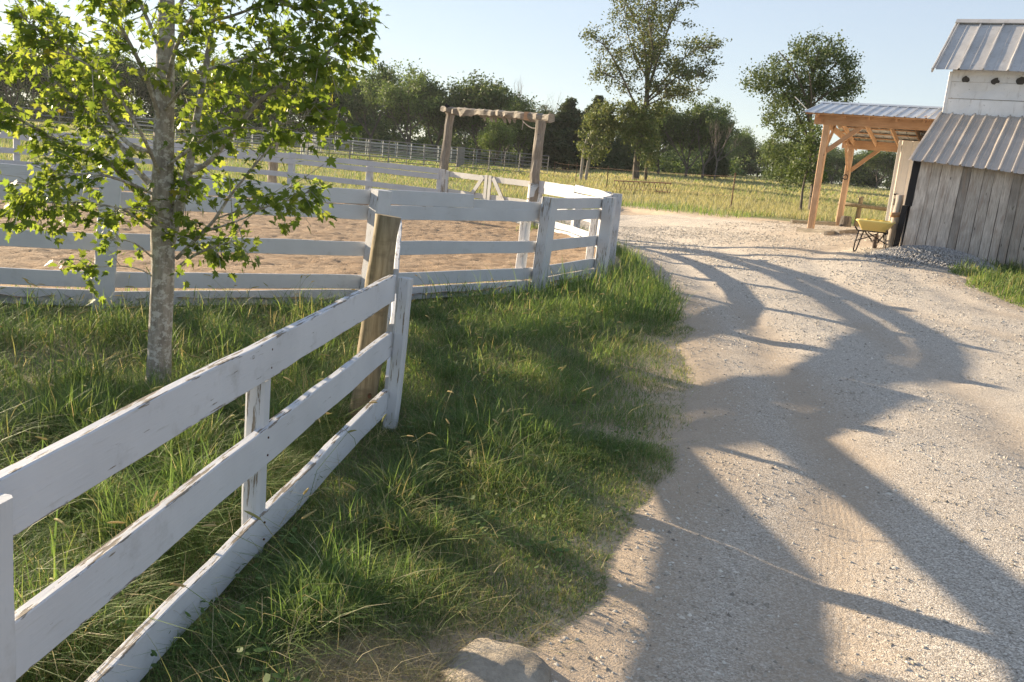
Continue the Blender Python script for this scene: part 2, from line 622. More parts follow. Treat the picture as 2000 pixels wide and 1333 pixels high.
def pdist(poly, x, y):
    """signed distance, positive inside"""
    x, y = np.asarray(x, float), np.asarray(y, float)
    d = np.full(x.shape, 1e9)
    n = len(poly)
    for i in range(n):
        ax, ay = poly[i]
        bx, by = poly[(i + 1) % n]
        ux, uy = bx - ax, by - ay
        t = np.clip(((x - ax) * ux + (y - ay) * uy) / (ux * ux + uy * uy + 1e-12), 0, 1)
        d = np.minimum(d, np.hypot(x - ax - t * ux, y - ay - t * uy))
    return np.where(inside(poly, x, y), d, -d)

def road_d(x, y):
    """distance into the gravel (positive) with an uneven edge; the grass patch by the barn counts as outside"""
    a = pdist(ROAD_POLY, x, y)
    b = -pdist(PATCH_POLY, x, y)
    return np.minimum(a, b) + (fbm(x, y, .9, 3) - .5) * .36

def pen_d(x, y):
    return np.hypot(np.asarray(x) - PEN_C[0], np.asarray(y) - PEN_C[1]) - PEN_R

BARE = [(on_ground(745, 1310), .26), (on_ground(905, 1318), .30), (on_ground(820, 1325), .26), (on_ground(640, 1345), .2)]
THIN = [(on_ground(140, 730), .55), (on_ground(100, 700), .5)]

def ground_z(x, y):
    z = terrain(x, y)
    near = np.exp(-(np.hypot(x, y - 5) / 14) ** 2)
    z = z + (fbm(x, y, 1.3, 11) - .5) * .07 * near * sstep(-road_d(x, y) / .5)
    z = z - .10 * sstep(-pen_d(x, y) / .5)
    return z - .12 * sstep((road_d(x, y) + .1) / .35)

# ------------------------------------------------------------------ ground sheets
def axis(lo, hi, step, far_lo, far_hi, g=1.16):
    a = list(np.arange(lo, hi + 1e-6, step))
    s, v = step, hi
    while v < far_hi:
        s *= g
        v += s
        a.append(v)
    s, v = step, lo
    while v > far_lo:
        s *= g
        v -= s
        a.insert(0, v)
    return np.array(a)

def grid_faces(nx, ny, keep=None):
    i, j = np.meshgrid(np.arange(nx - 1), np.arange(ny - 1), indexing='ij')
    a = (i * ny + j).ravel()
    f = np.stack([a, a + ny, a + ny + 1, a + 1], 1)
    return f if keep is None else f[keep]

def compact(V, f, attrs):
    used = np.zeros(len(V), bool)
    used[f.ravel()] = True
    idx = np.cumsum(used) - 1
    return V[used], idx[f], {k: v[used] for k, v in attrs.items()}

xs, ys = axis(-9, 17, .16, -420, 420), axis(-2, 34, .16, -60, 560)
X, Y = np.meshgrid(xs, ys, indexing='ij')
Z = ground_z(X, Y)
rd = road_d(X, Y)
bare = sstep((rd + .95) / .6)
for (c, r) in BARE:
    bare = np.maximum(bare, sstep((r * 1.2 - np.hypot(X - c.x, Y - c.y)) / .35 + (fbm(X, Y, .3, 8) - .5)))
field = sstep((np.hypot(X - 2, Y - 8) - 14) / 5) * (1 - bare)
f = grid_faces(len(xs), len(ys))
me = mesh_np('ground', np.stack([X, Y, Z], -1).reshape(-1, 3), [f], True, {'bare': bare.ravel(), 'field': field.ravel()})
kind(place('ground', me, M['soil']), 'structure')

# gravel road: its own sheet a little above the ground
xs, ys = np.arange(-3.6, 17.5, .11), np.arange(-1.5, 31, .11)
X, Y = np.meshgrid(xs, ys, indexing='ij')
rd = road_d(X, Y)
def road_z(x, y, rd_):
    o_ = np.abs(rd_)
    rut = -.025 * np.exp(-((o_ - .75) / .22) ** 2) - .025 * np.exp(-((o_ - 2.3) / .25) ** 2) + .015 * np.exp(-((o_ - 1.5) / .4) ** 2)
    return terrain(x, y) + .006 + ((fbm(x, y, .45, 21) - .5) * .030 + (vnoise(x, y, .13, 5) - .5) * .012 + rut) * sstep(rd_ / .5) - .05 * sstep((.0 - rd_) / .3)
off = np.abs(rd)
Z = road_z(X, Y, rd)
# heap of spilled gravel against the barn
heap_a, heap_b = on_ground(1740, 497), on_ground(1925, 527)
hx, hy = heap_b.x - heap_a.x, heap_b.y - heap_a.y
t = np.clip(((X - heap_a.x) * hx + (Y - heap_a.y) * hy) / (hx * hx + hy * hy), 0, 1)
hd = np.hypot(X - heap_a.x - t * hx, Y - heap_a.y - t * hy)
dirt = 1 - sstep((rd - .0) / .7)
dirt = np.maximum(dirt, .8 * (np.exp(-((off - .75) / .3) ** 2) + .8 * np.exp(-((off - 2.3) / .3) ** 2)) * (1 - sstep((Y - 9) / 8)) * (.4 + .9 * fbm(X, Y, 1.5, 97)))
yard = on_ground(1640, 470)
dirt = np.maximum(dirt, .55 * sstep((3.2 - np.hypot(X - yard.x, (Y - yard.y) * .7)) / 2.0))
dirt = dirt * (1 - sstep((1.4 - hd) / .8))
keep = (rd > -.25)
kf = (keep[:-1, :-1] & keep[1:, :-1] & keep[:-1, 1:] & keep[1:, 1:]).ravel()
f = grid_faces(len(xs), len(ys), kf)
V, f, A = compact(np.stack([X, Y, Z], -1).reshape(-1, 3), f, {'dirt': dirt.ravel(), 'across': pdist(ROAD_POLY, X, Y).ravel()})
kind(place('gravel_road', mesh_np('gravel_road', V, [f], True, A), M['gravel']), 'structure')

# churned sand of the riding pen
xs = np.arange(-10, 10.01, .065)
X, Y = np.meshgrid(xs + PEN_C[0], xs + PEN_C[1], indexing='ij')
r = np.hypot(X - PEN_C[0], Y - PEN_C[1])
Z = .012 + (fbm(X, Y, .6, 31, 2) - .5) * .03 + (vnoise(X, Y, .2, 35) - .5) * .02 + np.abs(vnoise(X, Y, .15, 36) - .5) * .045 + (vnoise(X, Y, .07, 38) - .5) * .03 + .05 * sstep((r - 8.8) / 1.0)
kp = r < 9.93 - .22 * np.exp(-((np.degrees(np.arctan2(Y - PEN_C[1], X - PEN_C[0])) + 1) / 13.0) ** 2)
kf = (kp[:-1, :-1] & kp[1:, :-1] & kp[:-1, 1:] & kp[1:, 1:]).ravel()
V, f, A = compact(np.stack([X, Y, Z], -1).reshape(-1, 3), grid_faces(len(xs), len(xs), kf), {})
kind(place('sand_arena', mesh_np('sand_arena', V, [f], True), M['sand']), 'structure')

# ------------------------------------------------------------------ round pen fence
def pen_pt(deg, r=PEN_R, z=0.0):
    a = math.radians(deg)
    if r > 5:
        r -= .22 * math.exp(-((deg + 1) / 13.0) ** 2)
    return Vector((PEN_C[0] + r * math.cos(a), PEN_C[1] + r * math.sin(a), z))

pen = thing('round_pen_fence', 'large round riding pen fenced with white painted boards around tan sand', 'fence', (PEN_C[0], PEN_C[1], 0))
GATE_R, GATE_L = 32.0, 54.0
angles = [-62.5, -48.0, -32.2, -19.6, -5.3, 8.0, 20.5, GATE_R]
back = []
a = GATE_L
while a < 297.5 - 13.0:
    back.append(a)
    a += 14.2
ring = angles + back           # then closes to -62.5 + 360

def post_mesh(w, h, seed):
    r = random.Random(seed)
    return board_mesh(h, w, w * r.uniform(.9, 1.05), 5, .012, .003, seed)

def upright(name, base, h, w, mat, parent, lean=(0, 0), seed=0, face=(0, -1, 0)):
    b = Vector(base)
    top = b + Vector((lean[0] * h, lean[1] * h, h))
    n = Vector(face)
    me = post_mesh(w, h, seed)
    x = (top - b).normalized()
    z = x.cross(n).normalized()
    y = z.cross(x)
    Mx = Matrix((x, y, z)).transposed().to_4x4()
    Mx.translation = (b + top) / 2
    return place(name, me, mat, parent, Mx)

prnd = random.Random(3)
for i, a in enumerate(ring):
    h = {-62.5: 1.13, -48.0: 1.18, -32.2: 1.19, -19.6: 1.2, -5.3: 1.2}.get(a, prnd.uniform(1.15, 1.22))
    out = pen_pt(a, 1) - pen_pt(a, 0)
    lean = {-32.2: (.03, 0), -62.5: (.06, 0), -48: (.05, 0)}.get(a, (prnd.uniform(-.015, .015), prnd.uniform(-.015, .015)))
    upright('post', pen_pt(a, PEN_R, -.15), h + .15, .165, M['white'], pen, lean, 100 + i, out)
for a in (-32.9, -19.0):       # a second, inner post behind the boards
    out = pen_pt(a, 1) - pen_pt(a, 0)
    upright('post', pen_pt(a, PEN_R - .21, -.1), 1.1, .11, M['white'], pen, (.01, .01), int(300 + a), out)

def pen_board(a0, a1, z0, z1, w, f0=0.0, f1=1.0, dr=0.0):
    p, q = pen_pt(a0, PEN_R - .098 + dr), pen_pt(a1, PEN_R - .098 + dr)
    P, Q = p.lerp(q, f0), p.lerp(q, f1)
    zz0, zz1 = z0 + (z1 - z0) * f0, z0 + (z1 - z0) * f1
    P.z, Q.z = zz0, zz1
    n = ((p + q) / 2 - Vector((PEN_C[0], PEN_C[1], 0)))
    n.z = 0
    return board('board', P, Q, w, .026, n.normalized(), M['white'], pen, 6, .003, .004)

for i, a in enumerate(ring):
    if a == GATE_R:
        continue
    b = ring[i + 1] if i + 1 < len(ring) else 297.5
    j = lambda s=.012: prnd.uniform(-s, s)
    main = (a == -48.0)
    for zc, w in ((.075, .142), (.225, .142), (.565, .145), (.945, .142), (1.095, .145)):
        if main and zc > 1.0:
            pen_board(a, b, 1.105, 1.09, .15, 0, .56)
            pen_board(a, b, 1.065, 1.065, .105, .563, 1.0)
            continue
        gap = .006 if zc in (.225, 1.095) else 0
        pen_board(a, b, zc + j() + gap, zc + j() + gap, w + j(.002))

# ------------------------------------------------------------------ the pen's double gate and its timber arch
def gate_leaf(p, q, label, flip):
    g = thing('pen_gate_leaf', label, 'gate', (p.x, p.y, 0), 'two leaves of the pen gate')
    n = (q - p).cross(Vector((0, 0, 1))).normalized()
    if n.y > 0:
        n = -n
    fr = n * .03
    L = lambda t, z: p.lerp(q, t) + Vector((0, 0, z))
    for z, w in ((.14, .14), (.60, .145), (1.06, .145)):
        board('rail', L(.02, z), L(.98, z), w, .025, n, M['white_old'], g)
    for t in (.035, .965):
        board('stile', L(t, .05) + fr, L(t, 1.15) + fr, .12, .025, n, M['white_old'], g)
    t0, t1 = (.90, .42) if not flip else (.10, .58)
    board('brace', L(t0, 1.10) + fr * 1.05, L(t1, .12) + fr * 1.05, .12, .024, n, M['white_old'], g)
    return g

gl, gr_ = pen_pt(GATE_L - .9, PEN_R + .03), pen_pt(GATE_R + .9, PEN_R + .03)
gm = (gl + gr_) / 2
gate_leaf(gl, gm - (gr_ - gl).normalized() * .015, 'left leaf of the far white pen gate, brace sloping down leftward', False)
gate_leaf(gm + (gr_ - gl).normalized() * .015, gr_, 'right leaf of the far white pen gate, brace sloping down rightward', True)

arch = thing('timber_arch', 'rough log archway standing over the far white pen gate', 'archway', (gm.x, gm.y, 0))
def log_mesh(mb, p, q, r0, r1, seed, k=9, seg=9, bend=.02):
    r = random.Random(seed)
    p, q = Vector(p), Vector(q)
    pts, rad = [], []
    for i in range(seg + 1):
        t = i / seg
        pts.append(p.lerp(q, t) + Vector((r.uniform(-bend, bend), r.uniform(-bend, bend), r.uniform(-bend, bend) * .5)) * (0 if i in (0, seg) else 1))
        rad.append((r0 + (r1 - r0) * t) * r.uniform(.93, 1.07))
    mb.tube(pts, rad, k, True, .07, r)

al = pen_pt(GATE_L + 1.6, PEN_R + .15)
ar = pen_pt(GATE_R - 1.6, PEN_R + .15)
al.x, ar.x = at(859, 385, al.y).x, at(1040, 385, ar.y).x
top_l, top_r = at(880, 222, al.y), at(1057, 236, ar.y)
for p, tp, s in ((al, top_l, 1), (ar, top_r, 2)):
    mb = MB()
    log_mesh(mb, (p.x, p.y, -.2), (tp.x, p.y, tp.z), .135, .12, s)
    mb.build('post', M['old_log_z'], arch)
    mb = MB()
    mb.tube([(p.x, p.y, -.1), (p.x + (tp.x - p.x) * .35, p.y, 1.1)], [.142, .14], 9)
    mb.build('painted_sleeve', M['white_old'], arch, True)
bl, br = at(866, 217, al.y), at(1078, 234, ar.y)
ba = Vector((bl.x, al.y, top_l.z + .06))
bb = Vector((br.x, ar.y, top_r.z + .06))
ax = (bb - ba).normalized()
me = board_mesh((bb - ba).length, .21, .2, 30, .04, .016, 77)
r_ = random.Random(5)
for v in me.vertices:          # ragged, rotten underside and ends
    t_ = v.co.x / (bb - ba).length + .5
    if v.co.z < -.02:
        v.co.z += r_.uniform(-.02, .1) if t_ < .72 else r_.uniform(0, .05)
    v.co.y += r_.uniform(-.012, .012)
place('beam', me, M['old_log'], arch, frame(ba, bb, Vector((ax.y, -ax.x, 0))))
for t_, dz, ln, th in ((.40, -.1, .16, .05), (.46, -.11, .2, .045), (.505, -.09, .15, .06), (.58, -.12, .22, .04), (.63, -.1, .15, .05), (.67, -.1, .18, .04)):
    mb = MB()
    c = ba.lerp(bb, t_) + Vector((0, -.07, dz))
    mb.add([c + Vector((-.05, 0, .08)), c + Vector((.09, .02, .07)), c + Vector((ln * .5, .01, -th * 1.6)), c + Vector((ln * .3, -.02, -th * 1.8)),
            c + Vector((-.05, .06, .08)), c + Vector((.09, .08, .07)), c + Vector((ln * .5, .05, -th * 1.6))],
           [(0, 3, 2, 1), (4, 5, 6), (0, 1, 5, 4), (1, 2, 6, 5), (0, 4, 6, 3), (3, 6, 2)])
    mb.build('splinter', M['old_log'], arch)
mb = MB()
c = ba.lerp(bb, .79) + Vector((0, -.12, .02))
mb.box(c, (.13, .06, .19))
mb.build('block', M['pine_x'], arch)
mb = MB()
c = ba.lerp(bb, .06) + Vector((0, -.1, .05))
mb.bar(c + Vector((-.1, 0, .1)), c + Vector((.12, -.02, -.08)), .09, .02)
mb.build('dark_strap', M['black'], arch)
mb = MB()
c0, c1 = ba.lerp(bb, .76) + Vector((0, -.12, -.1)), ba.lerp(bb, .93) + Vector((0, -.14, -.2))
mb.tube([c0 + (c1 - c0) * (i / 6) + Vector((0, 0, -.1 * math.sin(math.pi * i / 6))) for i in range(7)], .012, 5)
mb.tube([c0 + Vector((.02, 0, -.02)), c0 + Vector((.0, 0, -.22))], .01, 5)
mb.build('rope', M['bark_pale'], arch)

# tall weathered post on the far left side of the pen
tp = at(533, 300, 26.6)
mb = MB()
log_mesh(mb, (tp.x, tp.y, -.2), (tp.x + .03, tp.y, 1.95), .15, .135, 11)
mb.tube([(tp.x + .03, tp.y, 1.93), (tp.x + .03, tp.y, 2.02), (tp.x + .03, tp.y, 2.05)], [.15, .14, .06], 9)
tag(mb.build('log_post', M['old_log_z'], None, loc=(tp.x, tp.y, 0)), 'tall bare log post behind the far boards of the pen, seen through the maple', 'post')

# ------------------------------------------------------------------ near open gate and its round post
E0, N0 = Vector((-.70, 5.02, -.03)), Vector((-1.082, 1.62, -.03))
gd = (N0 - E0).normalized()
gn = gd.cross(Vector((0, 0, 1))).normalized()
if gn.x < 0:
    gn = -gn                       # towards the road and the camera
gate = thing('board_gate', 'white three-rail board gate with flaking paint, swung open in the foreground', 'gate', (E0.x, E0.y, 0))
GL = (N0 - E0).length
G = lambda s, z: E0 + gd * s + Vector((0, 0, z + .03 - .012 * s))
for z, z1, w in ((.167, .06, .142), (.502, .41, .147), (.83, .765, .152)):
    board('rail', G(.012, z), G(GL, z1 + .012 * GL), w, .036, gn, M['white_worn'], gate, 14, .004, .003)
upright('stile', G(.0, -.03) + gn * .04, .92, .078, M['white'], gate, (.035, .02), 41, gn)
b_ = upright('stile', G(1.79, -.03) - gn * .032, .76, .075, M['white'], gate, (.0, 0), 42, gn)
upright('stile', G(GL - .07, -.06) + gn * .04, .93, .095, M['white'], gate, (0, 0), 43, gn)

for s_, nn in ((.0, 1), (1.79, 0), (GL - .07, 1)):
    for zc, z1 in ((.167, .06), (.502, .41), (.83, .765)):
        for dz_ in (-.035, .035):
            p_ = G(s_ + .01, zc + (z1 + .012 * GL - zc) * s_ / GL + dz_) + gn * (.066 if nn else .0205)
            mb = MB()
            mb.tube([p_ - gn * .006, p_ + gn * .002], .0042, 6)
            mb.build('nail', M['rust'], gate)
rp = on_ground(703, 822)
rp = Vector((rp.x, rp.y, 0))
gp = thing('round_gate_post', 'stout round timber post that carries the open white gate', 'post', rp)
mb = MB()
log_mesh(mb, rp + Vector((0, 0, -.1)), rp + Vector((.085, 0.02, 1.22)), .079, .071, 21, 14, 10, .004)
o = mb.build('post', M['post_treated'], gp, True)
for p_ in list(o.data.polygons)[-2:]:
    p_.use_smooth = False
cn, cf = at(773, 540, rp.y + .05), at(781, 445, 8.95)
cl_ = thing('link_fence', 'short white rail fence seen edge-on, running from the gate post back to the pen', 'fence', (cn.x, cn.y, 0))
cdir = (Vector((cf.x, cf.y, 0)) - Vector((cn.x, cn.y, 0)))
cnrm = Vector((cdir.y, -cdir.x, 0)).normalized()
for z, w in ((.20, .14), (.52, .145), (.845, .15)):
    board('rail', Vector((cn.x, cn.y, z)), Vector((cf.x, cf.y, z + .02)), w, .03, cnrm, M['white'], cl_, 10, .004, .004)
mid_ = Vector((cn.x, cn.y, 0)).lerp(Vector((cf.x, cf.y, 0)), .5)
upright('post', mid_ - cnrm * .055 + Vector((0, 0, -.1)), 1.0, .075, M['white'], cl_, (0, 0), 46, cnrm)
for z in (.77, .18):
    mb = MB()
    mb.tube([rp + Vector((.06, -.075, z)), rp + Vector((.065, -.11, z))], .012, 8)
    mb.build('hinge_bolt', M['rust'], gp)

# ------------------------------------------------------------------ barn
BA = math.radians(32)
BW, BD = Vector((math.cos(BA), -math.sin(BA), 0)), Vector((math.sin(BA), math.cos(BA), 0))
BC = on_ground(1757, 494)
barn = thing('old_barn', 'old grey plank barn with ribbed tin lean-to roof and white tin upper wall', 'barn', BC)
def Bp(a, b, z):
    return BC + BW * a + BD * b + Vector((0, 0, z))
EAVE = at(1778, 312, Bp(0, -.28, 0).y).z - BC.z - .02
brnd = random.Random(9)
a = 0.04
k = 0
while a < 7.5:
    w = brnd.choice((.15, .18, .21, .23, .17)) if a < 3.2 else .22
    tilt = .05 * max(.15, 1 - a / 2.2)
    off = brnd.uniform(0, .018) + (.02 if k % 3 == 0 else 0)
    sag = -.045 * a
    zb = brnd.uniform(-.12, -.04)
    p, q = Bp(a + w / 2 - tilt * .9 + .02, -off, zb), Bp(a + w / 2 + tilt * .95, -off, EAVE + .04 + sag)
    board('plank', p, q, w - .006, .024, -BD, M['barn_plank'], barn, 5, .002, .004)
    a += w
    k += 1
mb = MB()        # dark wall behind the planks
mb.add([Bp(.0, .05, -.3), Bp(7.5, .05, -.3), Bp(7.5, .05, EAVE - .33), Bp(.0, .05, EAVE), Bp(0, .12, -.3), Bp(7.5, .12, -.3), Bp(7.5, .12, EAVE - .33), Bp(0, .12, EAVE)],
       [(0, 1, 2, 3), (7, 6, 5, 4), (0, 3, 7, 4), (3, 2, 6, 7)])
mb.build('wall_lining', M['black'], barn)
board('corner_strip', Bp(-.10, -.02, -.15), Bp(-.05, -.02, .93), .11, .03, -BD, M['black'], barn)
board('corner_strip', Bp(.01, -.035, .93), Bp(.03, -.035, EAVE + .03), .14, .03, -BD, M['black'], barn)
# side wall, long way back
sw = 0.05
while sw < 5.0:
    w = brnd.uniform(.15, .22)
    hh = EAVE + .0 + (sw + .28) * .42 if sw < 2.3 else EAVE + 1.9
    board('side_plank', Bp(-.02, sw + w / 2, -.2), Bp(-.02, sw + w / 2, hh), w - .006, .024, -BW, M['barn_plank'], barn, 3)
    sw += w

def ribbed(name, P, Q, up, n, mat, parent, rib=.2, rh=.022, over=.0, wave=.006, seed=0, profile='rib'):
    """a ribbed sheet: P-Q is its lower edge, up the vector to its upper edge, n its outward normal"""
    r = random.Random(seed)
    P, Q, up, n = Vector(P), Vector(Q), Vector(up), Vector(n).normalized()
    L = (Q - P).length
    xs_ = []
    x = 0.0
    while x < L - 1e-4:
        for dx, h in ((0, 0), (.022, 0), (.034, rh), (.056, rh), (.068, 0), (rib * .5, 0), (rib * .5 + .008, rh * .25), (rib * .5 + .02, rh * .25), (rib * .5 + .028, 0)):
            if x + dx <= L:
                xs_.append((x + dx, h))
        x += rib
    xs_.append((L, 0))
    V, Fc = [], []
    rows = 6
    for i in range(rows):
        t = i / (rows - 1)
        for (x_, h) in xs_:
            ww = math.sin(x_ * 2.3 + seed) * wave + r.uniform(-1, 1) * wave * .25
            V.append(P + (Q - P) * (x_ / L) + up * t + n * (h + ww * (1 - t * .7)))
    m_ = len(xs_)
    for i in range(rows - 1):
        for j in range(m_ - 1):
            Fc.append((i * m_ + j, i * m_ + j + 1, (i + 1) * m_ + j + 1, (i + 1) * m_ + j))
    # underside: a thin real thickness
    n0 = len(V)
    V += [v - n * .003 for v in V[:n0]]
    Fc += [tuple(n0 + i for i in reversed(f)) for f in Fc]
    mb = MB()
    mb.add(V, Fc)
    return mb.build(name, mat, parent, False, loc=P)

RUN = 2.35
TOPZ = at(1843, 220, Bp(0, RUN, 0).y).z - BC.z
SAG = -.045
a0 = -.10
i = 0
while a0 < 7.2:
    w = .66
    P, Q = Bp(a0, -.28, EAVE + SAG * a0), Bp(a0 + w, -.28, EAVE + SAG * (a0 + w))
    U = Bp(a0, RUN, TOPZ) - P
    n = (Q - P).cross(U).normalized()
    ribbed('roof_sheet', P, Q, U, n, M['roof_rib'], barn, .22, .03, 0, .012, i)
    a0 += w - .001
    i += 1
# upper white tin wall
UW = at(1850, 140, Bp(0, RUN, 0).y).z - BC.z
rows_ = ((TOPZ - .05, .34), (TOPZ + .30, .34), (TOPZ + .645, UW - TOPZ - .61))
for j, (z0, hgt) in enumerate(rows_):
    a0 = .02
    for ww in (1.9, 2.2, 2.4):
        mb = MB()
        p0, p1 = Bp(a0, RUN - .02 - j * .006, z0), Bp(a0 + ww - .01, RUN - .02 - j * .006, z0)
        nseg = 10
        V, Fc = [], []
        rr = random.Random(j * 10 + int(a0 * 10))
        for i in range(nseg + 1):
            p = p0.lerp(p1, i / nseg)
            for hz in (0, .5, 1):
                V.append(p + Vector((0, 0, hz * hgt)) - BD * (rr.uniform(-.008, .012) + (.008 if hz == 0 else 0)))
        for i in range(nseg):
            for h_ in range(2):
                b_ = i * 3 + h_
                Fc.append((b_, b_ + 3, b_ + 4, b_ + 1))
        n0 = len(V)
        V += [v + BD * .006 for v in V]
        Fc += [tuple(n0 + q for q in reversed(f)) for f in Fc]
        mb.add(V, Fc)
        mb.build('wall_sheet', M['tin_white'], barn)
        a0 += ww
for t_, zz, s in ((.30, .70, .062), (.86, .68, .065), (1.33, .70, .07), (1.9, .69, .07), (2.5, .7, .06)):
    mb = MB()
    rr = random.Random(int(t_ * 100))
    c = Bp(t_, RUN - .055, TOPZ + zz)
    ringv = []
    for i in range(12):
        th = 2 * math.pi * i / 12
        q = rr.uniform(.75, 1.25)
        ringv.append(c + BW * (math.cos(th) * s * 1.2 * q) + Vector((0, 0, math.sin(th) * s * q)))
    mb.add(ringv + [v + BD * .02 for v in ringv], [tuple(range(12)), tuple(range(23, 11, -1))] + [(i, 12 + i, 12 + (i + 1) % 12, (i + 1) % 12) for i in range(12)])
    mb.build('rust_hole', M['dark_hole'], barn)
mb = MB()
mb.add([Bp(0, RUN + .03, 0), Bp(7, RUN + .03, 0), Bp(7, RUN + .03, UW), Bp(0, RUN + .03, UW), Bp(0, RUN + 2.6, 0), Bp(0, RUN + 2.6, UW), Bp(0, RUN + 1.3, UW + .9)],
       [(0, 1, 2, 3), (0, 3, 6, 5, 4)])
mb.build('upper_wall', M['barn_plank'], barn)
board('corner_trim', Bp(.0, RUN - .045, TOPZ - .02), Bp(.0, RUN - .045, UW), .07, .03, -BD, M['tin_white'], barn, 4)
# upper roof: flat-seamed tin
EV2 = at(1830, 134, Bp(0, RUN - .35, 0).y)
ze = EV2.z - BC.z
RD = 1.75
zr = at(1880, 42, Bp(0, RUN + RD, 0).y).z - BC.z
a0, i = -.33, 0
while a0 < 7.0:
    w = .46
    P, Q = Bp(a0, RUN - .35, ze), Bp(a0 + w, RUN - .35, ze)
    U = Bp(a0, RUN + RD, zr) - P
    n = (Q - P).cross(U).normalized()
    ribbed('roof_sheet', P, Q, U, n, M['roof_old'], barn, .46, .035, 0, .01, 50 + i)
    a0 += w - .001
    i += 1
P = Bp(-.33, RUN + RD, zr)
ribbed('roof_sheet', Bp(-.33, RUN + 2 * RD + .35, ze), Bp(7.0, RUN + 2 * RD + .35, ze), P - Bp(-.33, RUN + 2 * RD + .35, ze), Vector((BD.x, BD.y, 1)), M['roof_old'], barn, .5, .03, 0, .01, 90)
board('ridge_cap', Bp(-.35, RUN + RD - .07, zr + .01), Bp(7, RUN + RD - .07, zr + .01), .2, .02, (Vector((0, 0, 1)) - BD * .6), M['roof_old'], barn, 10, .002, .006)
board('rake_trim', Bp(-.335, RUN - .34, ze - .02), Bp(-.335, RUN + RD, zr - .02), .09, .03, -BW, M['roof_old'], barn)

# ------------------------------------------------------------------ open timber shelter beside the barn
SC = on_ground(1583, 449)
shelter = thing('open_shelter', 'open shelter of new orange timber posts with shiny metal roof', 'shelter', SC)
def Sp(a, b, z):
    return SC + BW * a + BD * b + Vector((0, 0, z))
rear = on_ground(1638, 441) - SC
rb, ra = rear.dot(BD), rear.dot(BW)
SZ = at(1597, 228, SC.y).z - SC.z          # height of the front post
upright('post', Sp(0, 0, -.1), SZ + .1, .15, M['pine'], shelter, (0, 0), 61, -BD)
RZ = SZ - .28
upright('post', Sp(ra, rb, -.1), RZ + .1, .15, M['pine'], shelter, (0, 0), 62, -BD)
upright('post', Sp(4.6, 0, -.3), SZ + .2, .15, M['pine'], shelter, (0, 0), 63, -BD)
upright('post', Sp(4.6, rb, -.3), RZ + .2, .15, M['pine'], shelter, (0, 0), 64, -BD)
XL, XR = -.5, 5.0
board('beam', Sp(XL + .2, -.09, SZ - .06), Sp(XR, -.09, SZ - .06), .24, .04, -BD, M['pine_x'], shelter)
board('beam', Sp(ra - .25, rb - .09, RZ - .13), Sp(XR, rb - .09, RZ - .13), .24, .04, -BD, M['pine_x'], shelter)
board('beam', Sp(-.09 + .0, -.2, SZ - .05), Sp(ra - .09, rb + .2, SZ - .38), .16, .04, -BW, M['pine_x'], shelter)
for (p, q, n) in (((0.07, .0, SZ - .8), (.85, .0, SZ - .15), -BD), ((.0, .07, SZ - .8), (.0, .8, SZ - .15), -BW),
                  ((ra + .07, rb, RZ - .85), (ra + .75, rb, RZ - .22), -BD), ((ra, rb - .07, RZ - .85), (ra, rb - .8, RZ - .12), -BW)):
    board('knee_brace', Sp(*p), Sp(*q), .11, .045, n, M['pine_x'], shelter)
fe_z = at(1556, 218, Sp(XL, -.55, 0).y).z - SC.z
RB = 1.15
rg_z = at(1568, 197, Sp(XL, RB, 0).y).z - SC.z
be_z = fe_z - .42
BE = rb + .45
def roof_strip(x0, x1, side, i):
    if side == 0:
        P, Q, T = Sp(x0, -.55, fe_z), Sp(x1, -.55, fe_z), Sp(x0, RB, rg_z)
    else:
        P, Q, T = Sp(x1, BE, be_z), Sp(x0, BE, be_z), Sp(x1, RB, rg_z)
    n = (Q - P).cross(T - P).normalized()
    ribbed('roof_sheet', P, Q, T - P, n, M['roof_new'], shelter, .23, .02, 0, .002, 120 + i)
x, i = XL, 0
while x < XR - .01:
    roof_strip(x, min(XR, x + .92), 0, i)
    roof_strip(x, min(XR, x + .92), 1, i)
    x += .92
    i += 1
x = XL + .3
while x < XR:
    board('rafter', Sp(x, -.35, fe_z - .02), Sp(x, RB, rg_z - .12), .14, .04, -BW, M['pine_x'], shelter, 3)
    board('rafter', Sp(x, RB, rg_z - .12), Sp(x, BE - .1, be_z - .12), .14, .04, -BW, M['pine_x'], shelter, 3)
    x += .61
for i in range(8):
    t = (i + .3) / 8
    b_, z_ = RB + (BE - RB) * t, rg_z + (be_z - rg_z) * t
    board('purlin', Sp(XL + .05, b_, z_ - .03), Sp(XR, b_, z_ - .03), .09, .03, (0, 0, 1), M['pine_x'], shelter, 3)
for i in range(5):
    t = (i + .3) / 5
    b_, z_ = -.5 + (RB + .5) * t, fe_z + (rg_z - fe_z) * t
    board('purlin', Sp(XL + .05, b_, z_ - .03), Sp(XR, b_, z_ - .03), .09, .03, (0, 0, 1), M['pine_x'], shelter, 3)
board('roof_ridge_cap', Sp(XL - .02, RB - .09, rg_z + .0), Sp(XR, RB - .09, rg_z + .0), .2, .012, (Vector((0, 0, 1)) - BD * .3), M['roof_new'], shelter, 3)
mb = MB()
c = Sp(ra - .02, rb - .09, 1.42)
mb.tube([c + Vector((.07 * math.cos(t_ * .7), -.02, .07 * math.sin(t_ * .7))) for t_ in range(10)], .014, 6)
mb.build('hook_ring', M['frame_black'], shelter)
mb = MB()
mb.tube([Sp(-.55, .1, fe_z + .1), Sp(-.95, .2, fe_z + .42)], .012, 6)
mb.build('antenna_rod', M['pipe_pale'], shelter)

